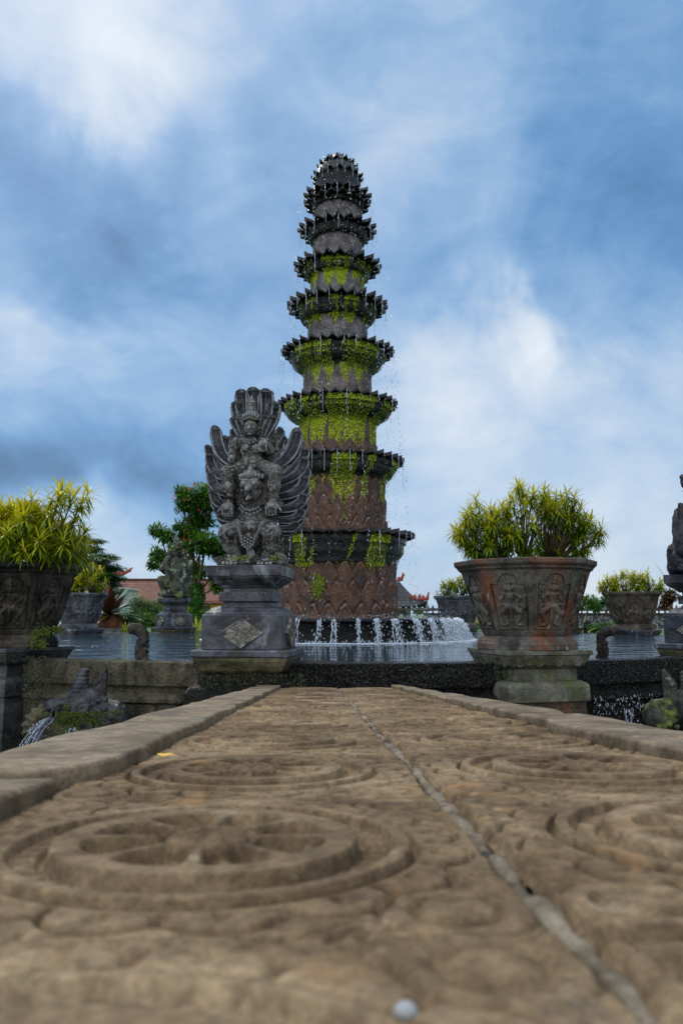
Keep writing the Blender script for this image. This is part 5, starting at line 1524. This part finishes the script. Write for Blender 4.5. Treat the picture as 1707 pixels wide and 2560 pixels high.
mb = MB(); g = random.Random(5); yv = []
for cx, cy in ((920,260),(1070,165),(1120,135),(1035,275),(1160,365),(1055,590),(1025,670),(1160,660),(1240,710),(1280,690),(1085,680),(1050,770)):
    p = at(200 + cx * .2551, 1180 + cy * .2551, Y - 1.1) - base
    for _ in range(5):
        leaf_blade(mb, p + Vector((g.gauss(0, .05), g.gauss(0, .05), g.gauss(0, .035))), Vector((g.gauss(0, 1), g.gauss(0, 1), g.gauss(.5, .5))), .12, .08, .2, 2)
mb.build('blossom', M['flower'], ft)
mb = MB()
for _ in range(2600):
    a = g.uniform(0, 2 * PI); z = g.uniform(-.2, 2.3); r = .30 * (1 + .25 * math.sin(z * 5) + .2 * math.sin(a * 3 + z * 3))
    leaf_blade(mb, (r * math.cos(a), r * math.sin(a), z), Vector((math.cos(a), math.sin(a), -.5 + g.gauss(0, .5))), g.uniform(.08, .15), .10, .6, 2)
mb.build('ivy', M['ivy'], ft)
# feathery tree on the left
Y = 40.0
bl = [pxblob(235, 1352, Y, 34, 7), pxblob(205, 1372, Y, 60, 13, .5), pxblob(262, 1392, Y, 42, 9), pxblob(225, 1400, Y, 70, 14, -.8), pxblob(268, 1420, Y, 50, 12, .4), pxblob(240, 1438, Y, 62, 13, -.5), pxblob(285, 1445, Y, 34, 9), pxblob(190, 1345, Y, 40, 12), pxblob(180, 1420, Y, 40, 20), pxblob(260, 1462, Y, 44, 12), pxblob(290, 1482, Y, 26, 8)]
base = at(262, 1570, Y); base.z = -.2
tree('feathery_tree', 'dark green feathery tree with layered fronds behind the pale grey planter', 'tree', base, bl, 20000, .14, 'fern', 52, True, .12, None, .35, .75, (.34, 2.2), fork=1.6)
def clump(name, label, cat, pxs, Y, n, size, mat, seed, group=None, shape=(.5, 1.6), young=.4, flat=0.0):
    bl = [pxblob(a, b_, Y, c, d, e) for a, b_, c, d, e in pxs]
    base = Vector((sum(b_[0].x for b_ in bl) / len(bl), Y, GZ))
    return tree(name, label, cat, base, bl, n, size, mat, seed, True, .03, group, young, flat, shape, fork=.15)
clump('bush', 'tall wispy grey green bush in front of the red roof', 'bush', [(345, 1512, 30, 26, 0), (378, 1520, 30, 22, .4), (345, 1540, 36, 22, -.3), (395, 1545, 30, 20, .2)], 31.0, 8000, .075, 'pale_shrub', 61, 'bushes behind the pool', (.25, 3.0), .5)
clump('bush', 'dark leafy bush at the waterline beside the wine red rosette', 'bush', [(320, 1555, 30, 22, 0), (350, 1560, 26, 18, .3)], 28.6, 1800, .07, 'ivy', 62, 'bushes behind the pool')
clump('bush', 'dark green bush between the wispy bush and the lichen covered statue', 'bush', [(395, 1560, 24, 16, 0), (372, 1550, 22, 18, .4)], 29.5, 1500, .08, 'tree', 63, 'bushes behind the pool')
clump('bush', 'leafy green bush under the yellow wall beside the ivy clad trunk', 'bush', [(470, 1545, 26, 26, 0), (520, 1545, 34, 24, .5), (555, 1530, 24, 16, 0)], 34.0, 2400, .10, 'tree', 64, 'bushes behind the pool')
clump('bush', 'pale yellow green bush beside the lichen covered statue', 'bush', [(463, 1462, 10, 22, 0), (455, 1440, 8, 10, 0)], 30.0, 500, .09, 'rosette', 65, 'bushes behind the pool', (.3, 2), .9)
clump('bush', 'low green bush under the patterned garden wall', 'bush', [(1478, 1570, 26, 12, 0), (1512, 1566, 22, 12, .3)], 29.0, 1500, .07, 'ivy', 66, 'bushes behind the pool')
clump('bush', 'yellow green bush between the garden wall and the brown planter', 'bush', [(1540, 1562, 20, 12, 0), (1560, 1570, 16, 9, 0)], 28.5, 900, .07, 'pale_shrub', 67, 'bushes behind the pool', (.4, 1.8), .9)
clump('bush', 'bright yellow green bush behind the rust stained planter', 'bush', [(1200, 1560, 18, 14, 0), (1215, 1572, 16, 8, 0)], 29.5, 700, .07, 'rosette', 68, 'bushes behind the pool', (.3, 2), .9)
clump('bush', 'dark shrub beside the pedestal at the right-hand edge', 'bush', [(1672, 1490, 26, 20, 0), (1660, 1512, 18, 12, 0)], 30.0, 1000, .10, 'bromeliad', 69, 'bushes behind the pool', (.6, 1.6), .3)
def sapling(label, px, pyt, pyb, Y, blobs, mat, seed):
    base = at(px, pyb, Y); base.z = GZ - .1
    return tree('sapling', label, 'sapling', base, [pxblob(a, b_, Y, c, d) for a, b_, c, d in blobs], 900, .10, mat, seed, True, .035, 'young trees by the garden wall', .5, 0, (.5, 1.6), fork=.55)
sapling('slim young tree with pale stem just right of the rust stained planter', 1462, 1490, 1575, 33, [(1463, 1500, 13, 13), (1478, 1512, 12, 12), (1452, 1515, 10, 10)], 'tree', 71)
sapling('slim young tree second from the rust stained planter', 1486, 1495, 1570, 34, [(1483, 1500, 12, 10), (1490, 1520, 12, 12)], 'tree', 72)
tree('round_tree', 'small round bright green tree behind the patterned garden wall', 'tree', at(1517, 1560, 52), [pxblob(1515, 1505, 52, 22, 16), pxblob(1500, 1515, 52, 14, 10), pxblob(1535, 1512, 52, 16, 12)], 1600, .16, 'fern', 73, True, .08, None, .6, fork=.9)
clump('distant_tree', 'small hazy tree left of the pavilion post', 'tree', [(995, 1528, 14, 10, 0)], 60.0, 500, .18, 'pale_shrub', 74, 'trees behind the pavilion')
clump('distant_tree', 'small hazy tree right of the pavilion post', 'tree', [(1045, 1527, 16, 9, 0), (1062, 1518, 10, 10, 0)], 62.0, 700, .18, 'pale_shrub', 75, 'trees behind the pavilion')
# palm
def fronds(label, name, base, n, L, mat, seed, tilt=(.2, 1.2), cat='palm', droop=.5, tr=None):
    g = random.Random(seed); t = thing(name, label, cat, base); items = []
    top = tr or 0
    for k in range(n):
        a = 2.4 * k; el = g.uniform(*tilt); d = Vector((math.cos(a) * math.sin(el), math.sin(a) * math.sin(el), math.cos(el))); p = Vector((0, 0, top))
        for i in range(14):
            d = (d + Vector((0, 0, -droop / 14))).normalized(); p = p + d * L / 14
            sd_ = d.cross(Vector((0, 0, 1))).normalized()
            if i > 1:
                for s in (-1, 1): items.append((p, sd_ * s + d * .7, L * .30 * (1 - abs(i - 6) / 11), .035, .5, g.random() * .5))
    link('crown', leaf_mesh('crown', items, 2), M[mat], t)
    mb = MB(); mb.tube([(0, 0, -.3), (0, 0, top * .6), (0, 0, top + .1)], [.10, .08, .06], 7); mb.build('trunk', M['bark'], t, smooth=True)
    return t
b0 = at(1672, 1445, 33); fronds('green palm rising behind the low yellow shrub near the edge of the photo', 'palm_tree', (b0.x, b0.y, GZ), 12, 1.3, 'fern', 81, (.1, 1.3), 'palm', .5, b0.z - GZ - .6)
# blade rosettes
def blades(label, name, base, n, L, w, mat, seed, cat, tilt=(.05, 1.3), group=None, extra=None):
    g = random.Random(seed); t = thing(name, label, cat, base, 0, group)
    sets = {}
    for k in range(n):
        a = 2.4 * k + g.uniform(-.3, .3); el = tilt[0] + (tilt[1] - tilt[0]) * (k / n) ** .8; d = Vector((math.cos(a) * math.sin(el), math.sin(a) * math.sin(el), math.cos(el)))
        m_ = extra if extra and d.x > .25 and k % 2 else mat
        sets.setdefault(m_, []).append((d * .03, d, L * g.uniform(.8, 1.1), w, .45, g.random() * .8 * (k / n)))
    for m_, it in sets.items(): link('blade', leaf_mesh('blade', it, 4), M[m_], t)
    return t
for px, Y, s, lab in ((316, 27.6, .42, 'small yellow striped agave beside the dark leafy bush'), (492, 27.6, .58, 'yellow striped agave between the lichen covered statue and the winged statue')):
    p = at(px, 1580, Y); blades(lab, 'agave', (p.x, p.y, -.10), 46, s, .055, 'agave', 82 + px, 'agave', (.1, 1.45), 'yellow agaves at the waterline')
p = at(1455, 1590, 26.9); blades('straggling yellow leaved plant at the waterline right of the rust stained planter', 'agave', (p.x, p.y, -.15), 12, .75, .06, 'agave', 90, 'agave', (.1, 1.3), 'yellow agaves at the waterline')
# the big wine red rosette on its fibrous root mound
Y = 28.3; p = at(276, 1575, Y)
br = blades('large wine red bromeliad with silvery leaves on a rusty fibrous mound', 'bromeliad', (p.x, p.y, .60), 60, 1.25, .26, 'bromeliad', 91, 'bromeliad', (.35, 1.6), None, 'bromeliad_pale')
mb = MB(); mb.ell((0, 0, -.42), (.62, .55, .42), 14, 8)
g = random.Random(4); items = []
link('root_mound', remeshed(mb, .06, 'root_mound', 1, (.2, .2)), M['fibre'], br)
mb = MB()
for _ in range(900):
    d = Vector((g.gauss(0, 1), g.gauss(0, 1), g.gauss(0, .8))).normalized(); leaf_blade(mb, (d.x * .6, d.y * .55, -.42 + d.z * .42), Vector((d.x, d.y, -.6)), g.uniform(.1, .25), .022, .9, 2)
mb.build('root_fibre', M['fibre'], br)
mb = MB(); mb.box((0, 0, 0), (1.3, .6, .10)); o = mb.build('planting_kerb', M['pot_grey'], bevel=.02); o.location = (p.x - .1, p.y - .05, -.02)
tag(o, 'low pale stone kerb around the wine red bromeliad', 'kerb')

# ------------------------------------------------------------------ buildings
def tilemat(name, c1, c2, sx, sy):
    m, T, b, P, geo = new_mat(name)
    uv = T.n('ShaderNodeTexCoord')
    br_ = T.n('ShaderNodeTexBrick'); T.l(uv.outputs['UV'], br_.inputs['Vector'])
    br_.inputs['Scale'].default_value = 1.0; br_.inputs['Brick Width'].default_value = sx; br_.inputs['Row Height'].default_value = sy; br_.inputs['Mortar Size'].default_value = .025
    br_.inputs['Color1'].default_value = c1 + (1,); br_.inputs['Color2'].default_value = c2 + (1,); br_.inputs['Mortar'].default_value = tuple(x * .3 for x in c1) + (1,); br_.inputs['Mortar Smooth'].default_value = .4
    T.l(T.mix(.6, br_.outputs[0], T.ramp(T.noise(P, .9, 5, .65), [(.3, .45), (.7, 1.3)]), 'MULTIPLY'), b.inputs['Base Color'])
    b.inputs['Roughness'].default_value = .8
    T.l(T.bump(br_.outputs['Fac'], 1.0, -.03), b.inputs['Normal'])
    return m
def roof_grid(name, corners, mat, parent, nu=2, nv=2, sag=0.0):
    """a roof plane a-b (eave) to d-c (ridge) with UVs in metres and an upward sweep at the eaves"""
    a, b_, c, d = [Vector(q) for q in corners]; V_, uv = [], []
    for i in range(nu + 1):
        for j in range(nv + 1):
            u, v = i / nu, j / nv
            p = a.lerp(b_, u).lerp(d.lerp(c, u), v); p.z -= sag * math.sin(v * PI) ; V_.append(p)
            uv.append((u * (b_ - a).length, v * (d - a).length))
    F_ = gridfaces(nu + 1, nv + 1)[:, ::-1]
    me = bpy.data.meshes.new(name); me.from_pydata([tuple(p) for p in V_], [], F_.tolist())
    l_ = me.uv_layers.new(name='UVMap')
    for lp in me.loops: l_.data[lp.index].uv = uv[lp.vertex_index]
    me.polygons.foreach_set('use_smooth', [True] * len(me.polygons))
    o = link(name, me, mat, parent)
    s = o.modifiers.new('thickness', 'SOLIDIFY'); s.thickness = .10; s.offset = -1
    return o
M['rooftile'] = tilemat('clay tile', (.20, .062, .034), (.115, .036, .022), .34, .42)
M['greytile'] = tilemat('dark roof tile', (.050, .052, .060), (.030, .031, .036), .55, .55)
M['ochre'] = plain('ochre plaster', (.55, .31, .035), .85, scale=2)
M['white'] = plain('white plaster', (.50, .52, .54), .85, scale=1.2)
M['redstone'] = plain('red ridge ornament', (.26, .045, .022), .8, bump=.6)
M['dark'] = plain('dark opening', (.012, .011, .010), .6)
M['timber'] = plain('grey timber', (.10, .10, .105), .7)
Y = 80.0
a = at(300, 1508, Y); c = at(640, 1450, Y + 5); GZ2 = -.9
bld = thing('tiled_building', 'long yellow building with red clay tile roof behind the trees', 'building', ((a.x + c.x) / 2, Y + 5, GZ2)); ox, oy = (a.x + c.x) / 2, Y + 5
xl, xr = a.x - ox - 3, c.x - ox + 4; ez, rz_ = a.z - GZ2, c.z - GZ2
roof_grid('roof', [(xl, -5, ez), (xr, -5, ez), (xr, 0, rz_), (xl, 0, rz_)], M['rooftile'], bld, 40, 6, .12)
roof_grid('roof', [(xr, 5, ez), (xl, 5, ez), (xl, 0, rz_), (xr, 0, rz_)], M['rooftile'], bld, 10, 4, .12)
mb = MB(); mb.tube([(xl, 0, rz_ + .03), (xr, 0, rz_ + .03)], .14, 8); mb.build('ridge', M['rooftile'], bld)
mb = MB(); mb.box(((xl + xr) / 2, 0, (ez - .1) / 2), ((xr - xl) / 2 - .6, 4.3, (ez - .1) / 2)); wl = mb.build('wall', M['ochre'], bld)
for px0, px1 in ((385, 405), (455, 470), (508, 526)):
    x0, x1 = at(px0, 1515, Y + .7).x - ox, at(px1, 1515, Y + .7).x - ox
    mb = MB(); mb.box(((x0 + x1) / 2, -4.32, ez - .75), ((x1 - x0) / 2, .06, .48)); mb.build('window', M['dark'], bld)
mb = MB()
for k in range(int((xr - xl) / .8)): mb.box((xl + .4 + .8 * k, -4.7, ez - .06), (.05, .32, .05))
mb.build('rafter', M['timber'], bld)
# white flat building with red swept ridge ends
Y = 70.0; a = at(150, 1508, Y); c = at(300, 1472, Y)
wb = thing('white_building', 'white rendered building with a red swept ridge end behind the feathery tree', 'building', ((a.x + c.x) / 2, Y + 3, -.8)); hw = (c.x - a.x) / 2; hh = c.z + .8
mb = MB(); mb.box((0, 0, hh / 2), (hw, 3, hh / 2)); mb.build('wall', M['white'], wb)
mb = MB(); mb.box((0, 0, hh + .06), (hw + .3, 3.3, .07)); mb.build('cornice', M['white'], wb, bevel=.02)
mb = MB(); mb.loft([[(-hw * 1.0, -3.2, hh + .13), (hw * .55, -3.2, hh + .13), (hw * .55, 3.2, hh + .13), (-hw * 1.0, 3.2, hh + .13)], [(-hw * .9, -.4, hh + 1.7), (hw * .35, -.4, hh + 1.7), (hw * .35, .4, hh + 1.7), (-hw * .9, .4, hh + 1.7)]])
rf = mb.build('roof', M['rooftile'], wb)
p = at(300, 1424, Y); q0 = Vector((p.x - (a.x + c.x) / 2, 0, p.z + .8))
mb = MB(); mb.tube([(hw * .35, 0, hh + 1.6), (q0.x - .5, -.2, q0.z - .25), (q0.x, -.3, q0.z), (q0.x + .45, -.3, q0.z + .35)], [.22, .20, .16, .05], 7)
for k in range(5): mb.ell((q0.x - .6 + .2 * k, -.2, q0.z - .15 + .05 * k), (.09, .09, .16), 7, 5)
mb.build('ridge_ornament', M['redstone'], rf, smooth=True)
p = at(172, 1394, Y); mb = MB()
for k in range(6): mb.ell((p.x - (a.x + c.x) / 2 - .8 + .4 * k, -.3, p.z + .8 + .1 * math.sin(k * 2)), (.25, .2, .22), 8, 6)
mb.tube([(p.x - (a.x + c.x) / 2 - 1.2, -.3, p.z + .62), (p.x - (a.x + c.x) / 2 + 1.4, -.3, p.z + .62)], .14, 6)
mb.build('ridge_ornament', M['redstone'], rf, smooth=True)
# pavilion
Y = 50.0
pc = at(955, 1520, Y); pv = thing('pavilion', 'open pavilion with grey tiled hip roof and red ridge ornaments right of the tower', 'pavilion', (pc.x, Y, -.6)); Z0 = .6
ev = at(1068, 1516, Y - 2.4); tp = at(1008, 1452, Y); E_ = ev.x - pc.x; ez = ev.z + Z0; tz = tp.z + Z0; T_ = at(1006, 1460, Y).x - pc.x
def curved_side(rot):
    V_, uv = [], []; nu, nv = 20, 10
    for i in range(nu + 1):
        for j in range(nv + 1):
            u = -1 + 2 * i / nu; v = j / nv
            half = E_ + (T_ * .75 - E_) * v; y = -(2.4 + (.9 - 2.4) * v) if rot % 2 == 0 else -(E_ + (T_ * .75 - E_) * v)
            hx = half if rot % 2 == 0 else (2.4 + (.9 - 2.4) * v)
            z = ez + (tz - ez) * (v ** 1.55 * .75 + .25 * v) + .35 * abs(u) ** 5 * (1 - v) ** 3
            x_, y_ = u * hx, y
            ca, sa = math.cos(rot * PI / 2), math.sin(rot * PI / 2)
            V_.append((x_ * ca - y_ * sa, x_ * sa + y_ * ca, z)); uv.append((u * hx, v * 3.4))
    me = bpy.data.meshes.new('roof'); me.from_pydata(V_, [], gridfaces(nu + 1, nv + 1)[:, ::-1].tolist()); l_ = me.uv_layers.new(name='UVMap')
    for lp in me.loops: l_.data[lp.index].uv = uv[lp.vertex_index]
    me.polygons.foreach_set('use_smooth', [True] * len(me.polygons))
    o = link('roof', me, M['greytile'], pv); s = o.modifiers.new('t', 'SOLIDIFY'); s.thickness = .12; s.offset = -1
for r_ in range(4): curved_side(r_)
mb = MB()
for s in (-1, 1): mb.box((s * 1.74, 0, ez / 2), (.13, .13, ez / 2 + .1))
mb2 = MB()
for sx_ in (-1, 1):
    for sy_ in (-1, 1):
        px_ = at(1020, 1520, Y - 1.4).x - pc.x
        m1 = MB(); m1.box((sx_ * px_, sy_ * 1.4, ez / 2), (.14, .14, ez / 2)); m1.box((sx_ * px_, sy_ * 1.4, .15), (.26, .26, .15)); m1.build('post', M['timber'], pv)
mb = MB(); mb.box((0, 0, .06), (E_ + .2, 2.4, .14)); mb.build('floor_plinth', M['pot_grey'], pv)
mb = MB()
for s in (-1, 1): mb.box((0, s * 2.15, ez - .14), (E_ - .25, .07, .09))
for s in (-1, 1): mb.box((s * (E_ - .25), 0, ez - .14), (.07, 2.07, .09))
mb.build('eave_beam', M['timber'], pv)
kb = MB(); kb.ell((0, 0, 0), (.06, .05, .06), 7, 5); kme = kb.mesh('eave_knob', True)
for k in range(15):
    o = link('eave_knob', kme, M['white'], pv); o.location = (-E_ + .3 + (2 * E_ - .6) * k / 14, -2.34, ez - .07)
mb = MB(); zt_ = tz
mb.tube([(-T_ * .8, 0, zt_ + .02), (T_ * .8, 0, zt_ + .02)], .09, 7)
for s in (-1, 1):
    mb.tube([(s * T_ * .7, 0, zt_), (s * T_ * .95, 0, zt_ + .10), (s * T_ * 1.05, 0, zt_ + .42), (s * T_ * 1.0, 0, zt_ + .55)], [.10, .13, .10, .03], 7)
    mb.ell((s * T_ * .85, 0, zt_ + .15), (.16, .1, .12))
    for sy_ in (-1, 1):
        q = Vector((s * E_, sy_ * 2.4, ez + .35))
        mb.tube([q + Vector((-s * 1.1, -sy_ * .5, .22)), q + Vector((-s * .4, -sy_ * .2, .10)), q + Vector((0, 0, .12)), q + Vector((s * .10, 0, .55))], [.06, .11, .14, .04], 7)
        for k in range(5): mb.ell(q + Vector((-s * (.25 * k), -sy_ * .1 * k, .20 + .03 * k)), (.10, .08, .13), 7, 5)
mb.build('ridge_ornament', M['redstone'], pv, smooth=True)

# garden wall with a row of stone finials
mwl, T, b, P, geo = new_mat('pebbled wall')
vo = T.n('ShaderNodeTexVoronoi', i_Scale=7.5); T.l(P, vo.inputs['Vector'])
T.l(T.ramp(vo.outputs['Distance'], [(.25, (.17, .165, .18)), (.55, (.03, .03, .032))]), b.inputs['Base Color']); b.inputs['Roughness'].default_value = .85
T.l(T.bump(vo.outputs['Distance'], .9, -.06), b.inputs['Normal'])
Y = 40.0
gl_, gr_ = at(1060, 1560, Y), at(1760, 1560, Y); zt_ = at(1500, 1535, Y).z
gw = thing('garden_wall', 'pebble faced garden wall topped by a row of stone finials', 'wall', ((gl_.x + gr_.x) / 2, Y, -.6))
hw = (gr_.x - gl_.x) / 2
mb = MB(); mb.box((0, 0, (zt_ + .6) / 2 - .04), (hw, .15, (zt_ + .6) / 2)); mb.build('wall_face', mwl, gw)
mb = MB(); mb.box((0, 0, zt_ + .6 + .0), (hw + .05, .20, .05)); mb.build('coping', M['slime'], gw, bevel=.01)
fm = MB(); fm.lathe([(.03, 0), (.06, .02), (.035, .07), (.05, .10), (.115, .18), (.12, .24), (.06, .30), (.035, .33), (.055, .37), (.01, .42)], 10); fm.ell((-.13, 0, .19), (.05, .05, .08)); fm.ell((.13, 0, .19), (.05, .05, .08))
fme = fm.mesh('finial', True); nfi = int(2 * hw / .31)
for k in range(min(nfi, 98)):
    o = link('finial', fme, M['pot_grey'], gw); o.location = (-hw + .15 + .31 * k, 0, zt_ + .64)
